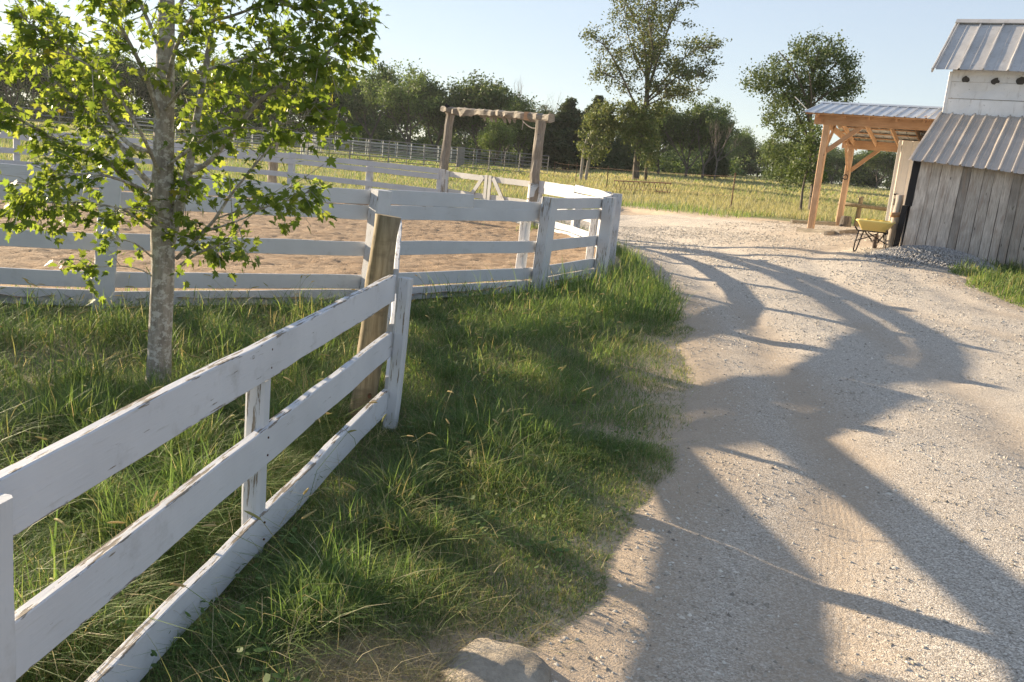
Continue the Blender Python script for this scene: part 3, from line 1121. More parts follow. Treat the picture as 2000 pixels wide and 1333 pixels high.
# white steel wall with a door under the shelter
WC = on_ground(1727, 460)
shed = thing('steel_shed', 'white ribbed steel shed wall with a door handle, between shelter and barn', 'shed', WC)
def Wp(a, b, z):
    return WC + BW * a + BD * b + Vector((0, 0, z))
WZ = at(1745, 273, WC.y).z - WC.z
x, i = .02, 0
for ww in (.62, .92, .92, .92):
    ribbed('wall_sheet', Wp(x, 0, -.1), Wp(x + ww - .004, 0, -.1), Vector((0, 0, WZ + .1)), -BD, M['steel_white'], shed, .23, .018, 0, .001, 200 + i)
    x += ww
    i += 1
mb = MB()
mb.add([Wp(0, .01, -.2), Wp(0, 4, -.2), Wp(0, 4, WZ - .1), Wp(0, .01, WZ), Wp(.04, .01, -.2), Wp(.04, 4, -.2), Wp(.04, 4, WZ - .1), Wp(.04, .01, WZ)],
       [(3, 2, 1, 0), (4, 5, 6, 7), (0, 4, 7, 3), (3, 7, 6, 2)])
mb.build('side_wall', M['steel_white'], shed)
board('corner_trim', Wp(.0, -.03, -.1), Wp(.0, -.03, WZ), .07, .025, -BD, M['steel_white'], shed, 3)
mb = MB()
c = Wp(.11, -.045, 1.03)
mb.bar(c - BW * .05, c + BW * .06, .035, .03, -BD)
mb.build('latch', M['frame_black'], shed)
mb = MB()
mb.tube([c + Vector((0, 0, -.1)) - BD * .02, c + Vector((0, 0, -.14)) - BD * .05, c + Vector((0, 0, -.22)) - BD * .05, c + Vector((0, 0, -.26)) - BD * .02], .014, 6)
mb.build('handle', M['frame_black'], shed)

# ------------------------------------------------------------------ small things in the yard
lp = on_ground(1737, 491)
logp = thing('hitching_post', 'peeled log post with a cross log, at the barn corner', 'post', lp)
mb = MB()
log_mesh(mb, lp + Vector((0, 0, -.1)), lp + Vector((.02, 0, 1.12)), .085, .075, 31, 10, 8, .012)
mb.build('post', M['bark_pale'], logp, True)
mb = MB()
log_mesh(mb, lp + Vector((-.13, -.07, .72)), lp + Vector((.14, -.05, .74)), .05, .055, 32, 9, 4, .005)
mb.build('cross_log', M['pine_x'], logp, True)
board('leaning_board', lp + Vector((-.1, -.06, 0)), lp + Vector((.1, -.06, .25)), .07, .03, (0, -1, 0), M['old_log'], logp, 3)

def wheelbarrow():
    b = on_ground(1700, 494)
    o = thing('wheelbarrow', 'yellow wheelbarrow on black tube legs, heaped with yellow feed', 'wheelbarrow', b)
    s = .60 / .66
    ang = math.radians(-26)     # seen from behind: handles towards the camera
    R_ = Matrix.Rotation(ang, 3, 'Z')
    W = lambda x, y, z: b + (R_ @ Vector((x, y, z))) * s * 1.04
    mb = MB()
    def loop(z, x0, x1, y0, y1, r):
        pts = []
        for cx, cy, a0 in ((x1 - r, y1 - r, 0), (x0 + r, y1 - r, 90), (x0 + r, y0 + r, 180), (x1 - r, y0 + r, 270)):
            for i in range(5):
                t = math.radians(a0 + i * 22.5)
                pts.append(W(cx + r * math.cos(t), cy + r * math.sin(t), z))
        return pts
    loops = [loop(.66, -.36, .36, -.42, .52, .10), loop(.675, -.345, .345, -.40, .50, .10), loop(.66, -.325, .325, -.385, .485, .09),
             loop(.47, -.21, .21, -.22, .30, .08)]
    outer = [loop(.645, -.36, .36, -.42, .52, .10), loop(.62, -.325, .325, -.385, .485, .10), loop(.44, -.225, .225, -.24, .32, .09)]
    allv = [v for l in outer[::-1] for v in l] + [v for l in loops for v in l]
    k_ = 20
    Fc = []
    for i in range(6):
        for j in range(k_):
            Fc.append((i * k_ + j, i * k_ + (j + 1) % k_, (i + 1) * k_ + (j + 1) % k_, (i + 1) * k_ + j))
    Fc.append(tuple(reversed(range(k_))))
    Fc.append(tuple(6 * k_ + j for j in range(k_)))
    mb.add(allv, Fc)
    mb.build('tray', M['tray'], o, True)
    mb = MB()
    rr = random.Random(4)
    V, Fc = [], []
    for i in range(9):
        for j in range(11):
            x, y = -.31 + .62 * i / 8, -.36 + .82 * j / 10
            e = min(1, min(i, 8 - i, j, 10 - j) / 2)
            V.append(W(x, y, .63 + .05 * e + rr.uniform(-.008, .02)))
    for i in range(8):
        for j in range(10):
            a_ = i * 11 + j
            Fc.append((a_, a_ + 11, a_ + 12, a_ + 1))
    mb.add(V, Fc)
    mb.build('feed', M['feed'], o)
    for sx in (-1, 1):
        mb = MB()       # handle tube running forward to the axle
        mb.tube([W(sx * .30, -.75, .52), W(sx * .29, -.35, .44), W(sx * .2, .2, .42), W(sx * .07, .62, .22), W(sx * .06, .72, .19)], .016, 7)
        mb.build('handle', M['frame_black'], o, True)
        mb = MB()       # looped leg
        mb.tube([W(sx * .26, -.38, .44), W(sx * .30, -.36, .2), W(sx * .31, -.34, .04), W(sx * .30, -.28, .0), W(sx * .27, -.22, .03), W(sx * .24, -.12, .22), W(sx * .2, -.05, .43)], .014, 7)
        mb.build('leg', M['frame_black'], o, True)
        mb = MB()
        mb.tube([W(sx * .29, -.35, .23), W(0, -.2, .36), W(-sx * .1, -.15, .42)], .011, 6)
        mb.build('cross_brace', M['frame_black'], o, True)
    mb = MB()
    mb.tube([W(-.31, -.42, .45), W(.31, -.42, .45)], .014, 6)
    mb.build('cross_bar', M['frame_black'], o, True)
    c = (0, .72, .19)
    mb = MB()
    ringv, Fc = [], []
    for i in range(20):
        t = 2 * math.pi * i / 20
        for j in range(8):
            q = 2 * math.pi * j / 8
            rr_ = .15 + .042 * math.cos(q)
            ringv.append(W(.04 * math.sin(q), c[1] + rr_ * math.cos(t), c[2] + rr_ * math.sin(t)))
    for i in range(20):
        for j in range(8):
            Fc.append((i * 8 + j, i * 8 + (j + 1) % 8, ((i + 1) % 20) * 8 + (j + 1) % 8, ((i + 1) % 20) * 8 + j))
    mb.add(ringv, Fc)
    wh = mb.build('wheel', M['rubber'], o, True)
    mb = MB()
    mb.tube([W(-.025, c[1], c[2]), W(.025, c[1], c[2])], .115, 14)
    mb.tube([W(-.07, c[1], c[2]), W(.07, c[1], c[2])], .012, 8)
    mb.build('rim', M['pipe_pale'], wh)
wheelbarrow()

sp_ = on_ground(1650, 443)
mb = MB()
log_mesh(mb, sp_ + Vector((0, 0, -.05)), sp_ + Vector((0, 0, .3)), .17, .145, 41, 14, 3, .004)
tag(mb.build('tree_stump', M['bark'], None, loc=sp_), 'short sawn log stump beside the rear shelter post', 'stump')

fp = on_ground(1664, 443)
rail_fence = thing('rail_fence', 'low wooden rail on round posts behind the shelter', 'fence', fp)
for dx, h in ((-.55, .95), (0.0, .88), (2.0, .85)):
    mb = MB()
    q = fp + BW * dx + BD * .5
    q.z = gz(q.x, q.y)
    log_mesh(mb, q + Vector((0, 0, -.1)), q + Vector((.02, 0, h)), .075, .065, int(51 + dx * 10), 10, 5, .006)
    mb.build('post', M['post_treated'], rail_fence, True)
q0, q1 = fp + BW * -.6 + BD * .42 + Vector((0, 0, .62)), fp + BW * 2.2 + BD * .42 + Vector((0, 0, .56))
mb = MB()
log_mesh(mb, q0, q1, .055, .06, 57, 9, 6, .01)
mb.build('rail', M['post_treated'], rail_fence, True)

for (x0, y0, x1, y1, lab) in ((1557, 453, 1640, 460, 'weathered plank lying on the dirt beside the front shelter post'),
                              (1612, 461, 1672, 457, 'weathered plank lying on the dirt nearest the wheelbarrow'),
                              (1545, 437, 1630, 441, 'weathered plank edging the grass behind the front shelter post')):
    p, q = on_ground(x0, y0), on_ground(x1, y1)
    o = board('ground_plank', p + Vector((0, 0, .04)), q + Vector((0, 0, .05)), .07, .12, (0, 0, 1), M['old_log'], None, 5, .004, .006)
    tag(o, lab, 'plank')

# half-buried stone at the bottom edge
sc_ = on_ground(962, 1306)
def boulder(c, size, seed, mat, label):
    bm = bmesh.new()
    bmesh.ops.create_icosphere(bm, subdivisions=4, radius=1)
    r = random.Random(seed)
    for v in bm.verts:
        n = v.co.normalized()
        q = 1 + .22 * (float(vnoise(n.x * 2 + 5, n.y * 2 + n.z, .8, seed)) - .5) + .1 * (float(vnoise(n.x * 4 + 9, n.y * 4 - n.z * 3, .6, seed + 3)) - .5) \
            + .05 * (float(vnoise(n.x * 12 + 9, n.y * 12 - n.z * 9, .6, seed + 4)) - .5)
        v.co = Vector((n.x * size[0], n.y * size[1], n.z * size[2])) * q
        if v.co.z > size[2] * .7:
            v.co.z = size[2] * .7 + (v.co.z - size[2] * .7) * .6
    me = bpy.data.meshes.new('boulder')
    bm.to_mesh(me)
    bm.free()
    me.polygons.foreach_set('use_smooth', np.ones(len(me.polygons), bool))
    o = place('boulder', me, mat, None, Matrix.Translation(c))
    return tag(o, label, 'rock')
boulder(sc_ + Vector((.01, -.07, -.01)), (.18, .19, .085), 5, M['stone'], 'pale half-buried rock between grass and gravel at the bottom edge')

# ------------------------------------------------------------------ loose stones on the road
def stones(name, n, area, size, seed, mat, label, zoff=0.0):
    g = np.random.default_rng(seed)
    x0, x1, y0, y1 = area
    x, y = g.uniform(x0, x1, n * 3), y0 + (y1 - y0) * g.uniform(0, 1, n * 3) ** 1.9
    rd_ = road_d(x, y)
    dens = sstep((rd_ + .25) / .5) * (.30 + .70 * sstep((fbm(x, y, .9, 44) - .36) / .25)) * (1 - .75 * np.exp(-((np.abs(rd_) - .78) / .28) ** 2)) * (1 - .7 * np.exp(-((np.abs(rd_) - 2.3) / .28) ** 2))
    ok = (g.uniform(0, 1, n * 3) < dens) & (pen_d(x, y) > .3)
    px, py, d = project(np.stack([x, y, x * 0], -1))
    ok &= (px > -60) & (px < 2060) & (py < 1400)
    x, y = x[ok][:n], y[ok][:n]
    n = len(x)
    s = size[0] + (size[1] - size[0]) * g.uniform(0, 1, n) ** 4.5
    s *= 1 + np.clip((y - 6) / 10, 0, 1.6)
    base = np.array([(1, 0, -.3), (0, 1, -.3), (-1, 0, -.3), (0, -1, -.3), (.1, .1, 1)], float)
    tri = np.array([(0, 1, 4), (1, 2, 4), (2, 3, 4), (3, 0, 4)])
    V = base[None] * g.uniform(.65, 1.35, (n, 5, 1)) + g.uniform(-.3, .3, (n, 5, 3))
    V *= np.stack([s * g.uniform(.8, 1.5, n), s * g.uniform(.7, 1.1, n), s * g.uniform(.45, .8, n)], -1)[:, None]
    th = g.uniform(0, 2 * math.pi, n)
    c, sn = np.cos(th)[:, None], np.sin(th)[:, None]
    V = np.stack([V[..., 0] * c - V[..., 1] * sn, V[..., 0] * sn + V[..., 1] * c, V[..., 2]], -1)
    z = road_z(x, y, rd_[ok][:n]) + zoff
    V += np.stack([x, y, z + s * .15], -1)[:, None]
    F_ = tri[None] + (np.arange(n) * 5)[:, None, None]
    sh = g.choice(5, n, p=[.2, .35, .25, .13, .07])
    pal = np.array([(.36, .315, .25), (.48, .42, .34), (.57, .51, .42), (.68, .63, .54), (.25, .22, .18)])
    col = np.repeat(pal[sh] * g.uniform(.85, 1.15, (n, 1)), 5, 0)
    return kind(place(name, mesh_np(name, V.reshape(-1, 3), [F_.reshape(-1, 3)], False, {'tint': col}), mat), 'stuff')

m_ = NT('loose_stone')
m_.color(m_.attr('tint'))
m_.set(Roughness=.95)
M['loose'] = m_.m
stones('loose_gravel', 150000, (-.6, 13, 1.5, 26), (.0022, .0115), 5, M['loose'], '')

g = np.random.default_rng(15)
cx_ = np.concatenate([c.x + g.normal(0, r * .7, 900) for c, r in BARE])
cy_ = np.concatenate([c.y + g.normal(0, r * .6, 900) for c, r in BARE])
n = len(cx_)
ss = .002 + .010 * g.uniform(0, 1, n) ** 4
bs = np.array([(1, 0, -.3), (0, 1, -.3), (-1, 0, -.3), (0, -1, -.3), (.1, .1, 1)], float)
V = (bs[None] * g.uniform(.65, 1.35, (n, 5, 1)) + g.uniform(-.3, .3, (n, 5, 3))) * ss[:, None, None] + np.stack([cx_, cy_, ground_z(cx_, cy_)], -1)[:, None]
F_ = np.array([(0, 1, 4), (1, 2, 4), (2, 3, 4), (3, 0, 4)])[None] + (np.arange(n) * 5)[:, None, None]
kind(place('soil_crumbs', mesh_np('soil_crumbs', V.reshape(-1, 3), [F_.reshape(-1, 3)], False, {'tint': np.repeat(np.array([(.38, .30, .22)]) * g.uniform(.7, 1.25, (n, 1)), 5, 0)}), M['loose']), 'stuff')

# heap of blue-grey gravel against the barn wall
g = np.random.default_rng(8)
n = 14000
t = g.uniform(-.05, 1.05, n)
ha, hb = on_ground(1700, 500), on_ground(1945, 527)
acr = g.normal(0, .40, n)
hx_, hy_ = hb.x - ha.x, hb.y - ha.y
ln = math.hypot(hx_, hy_)
hpx = ha.x + hx_ * t - hy_ / ln * acr
hpy = ha.y + hy_ * t + hx_ / ln * acr
HH = lambda t, a: .25 * np.sin(np.pi * np.clip(t, 0, 1)) ** .7 * np.exp(-(a / .42) ** 2)
hz = terrain(hpx, hpy) + HH(t, acr) + .01
s = g.uniform(.008, .022, n)
base = np.array([(1, 0, 0), (-1, 0, 0), (0, 1, 0), (0, -1, 0), (0, 0, 1), (0, 0, -1)], float)
tri = np.array([(0, 2, 4), (2, 1, 4), (1, 3, 4), (3, 0, 4), (2, 0, 5), (1, 2, 5), (3, 1, 5), (0, 3, 5)])
V = (base[None] * g.uniform(.6, 1.3, (n, 6, 1)) + g.uniform(-.3, .3, (n, 6, 3))) * s[:, None, None] + np.stack([hpx, hpy, hz], -1)[:, None]
col = np.repeat(np.array([(.34, .325, .31)]) * g.uniform(.6, 1.4, (n, 1)), 6, 0)
Vt, Ft, Ct = [V.reshape(-1, 3)], [(tri[None] + (np.arange(n) * 6)[:, None, None]).reshape(-1, 3)], [col]
tt, aa = np.meshgrid(np.linspace(-.05, 1.05, 50), np.linspace(-1.0, 1.0, 26), indexing='ij')
mx, my = ha.x + hx_ * tt - hy_ / ln * aa, ha.y + hy_ * tt + hx_ / ln * aa
mz = terrain(mx, my) + HH(tt, aa) - .03 + .02 * vnoise(mx, my, .12, 3)
q = grid_faces(50, 26)
off = len(Vt[0])
Vt.append(np.stack([mx, my, mz], -1).reshape(-1, 3))
Ct.append(np.tile([(.33, .315, .295)], (50 * 26, 1)))
Ft += [q[:, [0, 1, 2]] + off, q[:, [0, 2, 3]] + off]
o = place('gravel_heap', mesh_np('gravel_heap', np.concatenate(Vt), [np.concatenate(Ft)], False, {'tint': np.concatenate(Ct)}), M['loose'])
kind(o, 'stuff')

# ------------------------------------------------------------------ grass
def blades(x, y, z, h, w, lean, col, g, seg=3, droop=.55):
    """curved tapering blades; returns vertices, triangle faces, colours"""
    n = len(x)
    th = g.uniform(0, 2 * math.pi, n)
    dx, dy = np.cos(th), np.sin(th)
    fa = th + math.pi / 2 + g.uniform(-.6, .6, n)
    wx, wy = np.cos(fa), np.sin(fa)
    V = np.zeros((n, 2 * seg + 1, 3))
    for i in range(seg + 1):
        t = i / seg
        out = lean * h * t ** 1.7
        up = h * (t - droop * np.clip(lean, 0, 1.2) * .55 * t ** 2.4)
        cx, cy, cz = x + dx * out, y + dy * out, z + up
        if i < seg:
            hw = w * (.5, .5, .38, .25)[i] if seg <= 4 else w * .5 * (1 - t)
            V[:, 2 * i] = np.stack([cx - wx * hw, cy - wy * hw, cz], -1)
            V[:, 2 * i + 1] = np.stack([cx + wx * hw, cy + wy * hw, cz], -1)
        else:
            V[:, 2 * seg] = np.stack([cx, cy, cz], -1)
    f = []
    for i in range(seg - 1):
        a = 2 * i
        f += [(a, a + 1, a + 3), (a, a + 3, a + 2)]
    a = 2 * (seg - 1)
    f.append((a, a + 1, a + 2))
    f = np.array(f)
    F_ = f[None] + (np.arange(n) * (2 * seg + 1))[:, None, None]
    C = np.repeat(col, 2 * seg + 1, 0)
    return V.reshape(-1, 3), F_.reshape(-1, 3), C

GREEN = np.array([(.095, .165, .05), (.13, .21, .064), (.165, .245, .078), (.215, .275, .098), (.26, .265, .11), (.38, .325, .18), (.46, .41, .27)])

def grass_sheet(name, parts):
    V, F_, C, o = [], [], [], 0
    for v, f_, c in parts:
        V.append(v); F_.append(f_ + o); C.append(c)
        o += len(v)
    return kind(place(name, mesh_np(name, np.concatenate(V), [np.concatenate(F_)], False, {'tint': np.concatenate(C)}), M['grass']), 'stuff')

def pick(g, n, p):
    return GREEN[g.choice(7, n, p=p)] * g.uniform(.8, 1.25, (n, 1))

def verge_points(g, n, area):
    x0, x1, y0, y1 = area
    x, y = g.uniform(x0, x1, n), g.uniform(y0, y1, n)
    rd_ = road_d(x, y)
    ok = (pen_d(x, y) > .03) & (rd_ < .12 * g.normal(0, 1, n))
    px, py, d = project(np.stack([x, y, x * 0], -1))
    ok &= (px > -260) & (px < 1500) & (py < 1560) & (d > .4)
    return x[ok], y[ok], rd_[ok]

g = np.random.default_rng(12)
parts = []
x, y, rd_ = verge_points(g, 430000, (-7, 2.6, 1.0, 10.5))
x2, y2, rd2 = verge_points(g, 300000, (-2.6, 1.7, 1.3, 5.2))
x, y, rd_ = np.concatenate([x, x2]), np.concatenate([y, y2]), np.concatenate([rd_, rd2])
depth_in = np.clip(-rd_, 0, 3)
tallness = fbm(x, y, .75, 51)
clump = fbm(x, y, .22, 55)
thin = np.ones(len(x))
for c, r in BARE:
    thin *= 1 - .95 * sstep((r - np.hypot(x - c.x, y - c.y)) / .12 + 2.2 * (clump - .5))
for c, r in THIN:
    thin *= 1 - .75 * sstep((r - np.hypot(x - c.x, y - c.y)) / .3)
dens = np.clip(.5 + 1.2 * (clump - .22), 0, 1.3) * thin * np.where(y > 7, .75, 1.0) * sstep((depth_in + .12 + .45 * (clump - .45)) / .25)
ok = g.uniform(0, 1, len(x)) < dens * .78
x, y, depth_in, tallness, clump = x[ok], y[ok], depth_in[ok], tallness[ok], clump[ok]
n = len(x)
edge = sstep(depth_in / .55)
left_side = sstep((-.9 - x) / .5) * sstep((y - 1.5) / 1.0)
edge2 = sstep(depth_in / 1.1)
h = (.03 + .035 * edge + .03 * edge2) * (.6 + .9 * tallness) + edge2 * g.gamma(1.5, .024, n) * (.3 + 1.3 * sstep((clump - .35) / .3)) * (1 + .8 * left_side)
near_pen = sstep((.9 - pen_d(x, y)) / .9)
h = h * (1 - .35 * near_pen)
gt_ = np.clip(((x - E0.x) * gd.x + (y - E0.y) * gd.y), 0, GL)
gdist = np.hypot(x - E0.x - gd.x * gt_, y - E0.y - gd.y * gt_)
h = h * (.35 + .65 * sstep(gdist / .45))
h = np.clip(h, .02, .36)
w = g.uniform(.0016, .0036, n) * (1 + .5 * (h > .2)) * (1 + np.clip((y - 4) / 8, 0, .8))
lean = g.gamma(2.2, .42, n)
lush = np.clip(.25 + .9 * edge * (.5 + tallness) - .35 - 1.6 * np.clip(fbm(x, y, .9, 58) - .52, 0, 1), 0, 1)
pr = g.uniform(0, 1, n)
col = np.where((pr < lush)[:, None], pick(g, n, [.20, .36, .28, .12, .02, .01, .01]), pick(g, n, [.06, .14, .20, .21, .18, .14, .07]))
col = col * (.75 + .5 * fbm(x, y, .5, 61))[:, None]
parts.append(blades(x, y, ground_z(x, y) - .01, h, w, np.clip(lean, .05, 1.9), col, g))
# flat dead straw lying about
x, y, rd_ = verge_points(g, 11000, (-6, 2.4, 1.0, 9.5))
n = len(x)
parts.append(blades(x, y, ground_z(x, y) + g.uniform(.0, .10, n) * sstep(-rd_ / .4), g.uniform(.07, .18, n), g.uniform(.0012, .0026, n), g.uniform(1.2, 2.4, n), pick(g, n, [0, 0, .02, .08, .2, .4, .3]), g, 3, .5))
for c, r in BARE:
    n = 420
    x, y = c.x + g.normal(0, r * .8, n), c.y + g.normal(0, r * .7, n)
    parts.append(blades(x, y, ground_z(x, y) + .004, g.uniform(.03, .10, n), g.uniform(.0012, .0022, n), g.uniform(1.8, 3.2, n), pick(g, n, [0, 0, .02, .06, .17, .4, .35]) * .8, g, 3, .5))
# taller broad-bladed tufts
tx, ty, rd_ = verge_points(g, 420, (-6.5, 1.6, 1.3, 9.8))
okt = (-rd_ > .5) & (np.abs((tx - E0.x) * gn.x + (ty - E0.y) * gn.y) > .28)
tx, ty = tx[okt], ty[okt]
k = g.integers(9, 24, len(tx))
x = np.repeat(tx, k) + g.normal(0, .035, k.sum())
y = np.repeat(ty, k) + g.normal(0, .035, k.sum())
n = len(x)
hh = np.repeat(g.uniform(.08, .21, len(tx)) * (1 + .4 * (tx < -1)) * (1 - .45 * sstep((.8 - pen_d(tx, ty)) / .8)), k) * g.uniform(.5, 1.15, n)
parts.append(blades(x, y, ground_z(x, y) - .01, hh, g.uniform(.003, .0065, n), g.uniform(.3, 1.7, n), pick(g, n, [.2, .3, .27, .15, .05, .02, .01]), g, 4, .7))
# the lush, sunlit tufts left of the gate
tx = g.uniform(-2.7, -1.32, 90)
ty = g.uniform(1.9, 4.6, 90)
k = g.integers(6, 14, 90)
x = np.repeat(tx, k) + g.normal(0, .04, k.sum())
y = np.repeat(ty, k) + g.normal(0, .04, k.sum())
n = len(x)
hh = np.repeat(g.uniform(.18, .42, 90), k) * g.uniform(.5, 1.1, n)
parts.append(blades(x, y, ground_z(x, y) - .01, hh, g.uniform(.005, .011, n), g.uniform(.2, 1.1, n), pick(g, n, [.05, .25, .35, .27, .06, .02, 0]), g, 4, .8))
grass_sheet('verge_grass', parts)

# narrow strip of grass between pen and road, further round
parts = []
x, y = g.uniform(-1.5, 3.2, 90000), g.uniform(9.5, 24, 90000)
rd_ = road_d(x, y)
ok = (pen_d(x, y) > .02) & (rd_ < .05 * g.normal(0, 1, len(x)) + .05) & (pen_d(x, y) < 2.0)
x, y, rd_ = x[ok], y[ok], rd_[ok]
n = len(x)
h = np.clip(g.gamma(2.0, .075, n) * (.5 + fbm(x, y, .5, 63)) * sstep((-rd_ + .25) / .5), .03, .55)
parts.append(blades(x, y, ground_z(x, y) - .01, h, g.uniform(.004, .009, n), g.gamma(2, .3, n), pick(g, n, [.2, .3, .24, .14, .07, .04, .01]), g))
# weeds inside the pen along the boards
wa = np.concatenate([g.uniform(24, 30, 700), g.uniform(-64, -20, 900), g.uniform(-100, -64, 300)])
wr = PEN_R - .15 - g.gamma(1.3, .12, len(wa))
x, y = PEN_C[0] + wr * np.cos(np.radians(wa)), PEN_C[1] + wr * np.sin(np.radians(wa))
ok = fbm(x, y, .8, 71) > .5
x, y = x[ok], y[ok]
n = len(x)
parts.append(blades(x, y, np.full(n, .03), g.uniform(.06, .24, n), g.uniform(.005, .01, n), g.gamma(2, .3, n), pick(g, n, [.1, .25, .25, .2, .12, .06, .02]), g))
# grass patch by the barn, weeds at the barn foot
x, y = g.uniform(4, 14, 200000), g.uniform(8, 19, 200000)
pd = pdist(PATCH_POLY, x, y) + (fbm(x, y, .6, 3) - .5) * .5
ok = pd > -.05
x, y, pd = x[ok], y[ok], pd[ok]
ok = g.uniform(0, 1, len(x)) < .8
x, y, pd = x[ok], y[ok], pd[ok]
n = len(x)
h = np.clip(g.gamma(2, .05, n) * (.5 + fbm(x, y, .5, 66)) * sstep((pd + .2) / .5), .03, .3)
parts.append(blades(x, y, terrain(x, y), h, g.uniform(.006, .012, n), g.gamma(2, .3, n), pick(g, n, [.10, .2, .28, .24, .10, .06, .02]), g))
tt = g.uniform(1.9, 6, 1500)
x, y = BC.x + BW.x * tt - BD.x * g.gamma(1.5, .07, 1500), BC.y + BW.y * tt - BD.y * g.gamma(1.5, .07, 1500)
parts.append(blades(x, y, terrain(x, y), g.uniform(.06, .3, 1500), g.uniform(.006, .012, 1500), g.gamma(2, .3, 1500), pick(g, 1500, [.1, .2, .25, .2, .12, .1, .03]), g))
grass_sheet('strip_grass', parts)

# meadow beyond the road: dry yellow grass with a greener margin
parts = []
def meadow(n, y0, y1, wid, hgt, seed):
    g = np.random.default_rng(seed)
    y = y0 + (y1 - y0) * g.uniform(0, 1, n) ** 1.5
    x = g.uniform(-.65, .62, n) * y
    z = terrain(x, y)
    px, py, d = project(np.stack([x, y, z], -1))
    rd_ = road_d(x, y)
    ok = (rd_ < -.02) & (pen_d(x, y) > .6) & (px > -80) & (px < 1800) & ~inside(np.array([(6, 18), (6.5, 27.5), (12, 29), (20, 20), (20, 10), (9, 12)]), x, y)
    x, y, z, rd_ = x[ok], y[ok], z[ok], rd_[ok]
    n = len(x)
    margin = sstep((2.2 + rd_) / 2.0) * (x > -1)
    left = sstep((-x + 1) / 4)
    patch = fbm(x, y, 6, 77)
    h = hgt * g.uniform(.4, 1.1, n) * (.55 + .8 * patch) * (1 - .35 * left)
    w = wid * g.uniform(.6, 1.4, n) * (1 + np.clip((y - 30) / 40, 0, 2.0))
    gp_ = np.clip(margin + .4 * left + .9 * (patch - .55) + .14, 0, 1)
    dry = np.array([(.38, .345, .21), (.43, .39, .25), (.33, .31, .18), (.27, .28, .14)])[g.integers(0, 4, n)] * g.uniform(.8, 1.15, (n, 1))
    col = np.where((g.uniform(0, 1, n) < gp_)[:, None], pick(g, n, [.1, .22, .3, .28, .1, 0, 0]), dry)
    return blades(x, y, z - .02, h, w, g.gamma(2, .22, n), col, g, 2, .4)
parts.append(meadow(150000, 23, 60, .013, .34, 81))
parts.append(meadow(120000, 45, 140, .035, .30, 82))
grass_sheet('meadow_grass', parts)

# broad-leaved weeds and clover in the verge
wx, wy, rd_ = verge_points(g, 1500, (-5.5, 1.9, 1.4, 9.0))
okw = (-rd_ > .15) & (fbm(wx, wy, .7, 88) > .5)
wx, wy = wx[okw], wy[okw]
P_, S_ = [], []
for a_, b_ in zip(wx, wy):
    k_ = int(g.integers(8, 26))
    sp = g.uniform(.03, .09)
    q_ = np.stack([a_ + g.normal(0, sp, k_), b_ + g.normal(0, sp, k_), float(ground_z(a_, b_)) + g.uniform(.015, .11, k_)], -1)
    P_.append(q_)
    S_.append(np.full(k_, g.uniform(.007, .017)))
P_, S_ = np.concatenate(P_), np.concatenate(S_) * g.uniform(.7, 1.3, sum(len(q) for q in S_))
n = len(P_)
th = g.uniform(0, 2 * math.pi, n)
a3 = np.stack([np.cos(th), np.sin(th), g.normal(0, .25, n)], -1)
b3 = np.stack([-np.sin(th), np.cos(th), g.normal(0, .35, n)], -1)
V = np.stack([P_ - a3 * S_[:, None], P_ - a3 * (S_ * .2)[:, None] + b3 * (S_ * .55)[:, None], P_ + a3 * (S_ * .6)[:, None] + b3 * (S_ * .4)[:, None], P_ + a3 * S_[:, None],
              P_ + a3 * (S_ * .6)[:, None] - b3 * (S_ * .4)[:, None], P_ - a3 * (S_ * .2)[:, None] - b3 * (S_ * .55)[:, None]], 1)
kind(place('verge_weeds', mesh_np('verge_weeds', V.reshape(-1, 3), [np.arange(n * 6).reshape(n, 6)], False,
           {'tint': np.repeat(GREEN[g.choice(4, n, p=[.35, .35, .2, .1])] * g.uniform(.7, 1.1, (n, 1)), 6, 0)}), M['grass']), 'stuff')

# foxtail seed heads standing in the verge
def foxtails(n, seed):
    g = np.random.default_rng(seed)
    x, y, rd_ = verge_points(g, n * 3, (-4.5, 1.5, 1.6, 9.6))
    ok = -rd_ > .55
    x, y = x[ok][:n], y[ok][:n]
    mb = MB()
    cols = []
    r = random.Random(seed)
    for a, b in zip(x, y):
        z0 = float(ground_z(a, b))
        hgt = r.uniform(.18, .42)
        th = r.uniform(0, 6.28)
        ln_ = r.uniform(.05, .35)
        bend = r.uniform(.2, 1.0)
        P = [Vector((a + math.cos(th) * ln_ * t ** 2, b + math.sin(th) * ln_ * t ** 2, z0 + hgt * t)) for t in (0, .5, 1)]
        c = GREEN[r.choice((2, 3, 4))]
        n0 = len(mb.V)
        mb.tube(P, [.0016, .0013, .001], 3, False)
        cols += [c] * (len(mb.V) - n0)
        L = r.uniform(.04, .085)
        d = (P[2] - P[1]).normalized()
        d = (d + Vector((math.cos(th), math.sin(th), -.2)) * bend).normalized()
        H = [P[2] + d * (L * t) + Vector((0, 0, -.35 * bend * L * t * t)) for t in (0, .12, .4, .75, 1)]
        n0 = len(mb.V)
        mb.tube(H, [.0012, .0036, .0046, .0036, .001], 6, False, .3, r)
        c = np.array(r.choice(((.42, .36, .17), (.34, .33, .14), (.5, .40, .2))))
        cols += [c] * (len(mb.V) - n0)
    o = mb.build('foxtail_grass', M['seed'], None)
    at_ = o.data.attributes.new('tint', 'FLOAT_COLOR', 'POINT')
    at_.data.foreach_set('color', np.concatenate([np.array(cols, np.float32), np.ones((len(cols), 1), np.float32)], 1).ravel())
    kind(o, 'stuff')
foxtails(230, 91)

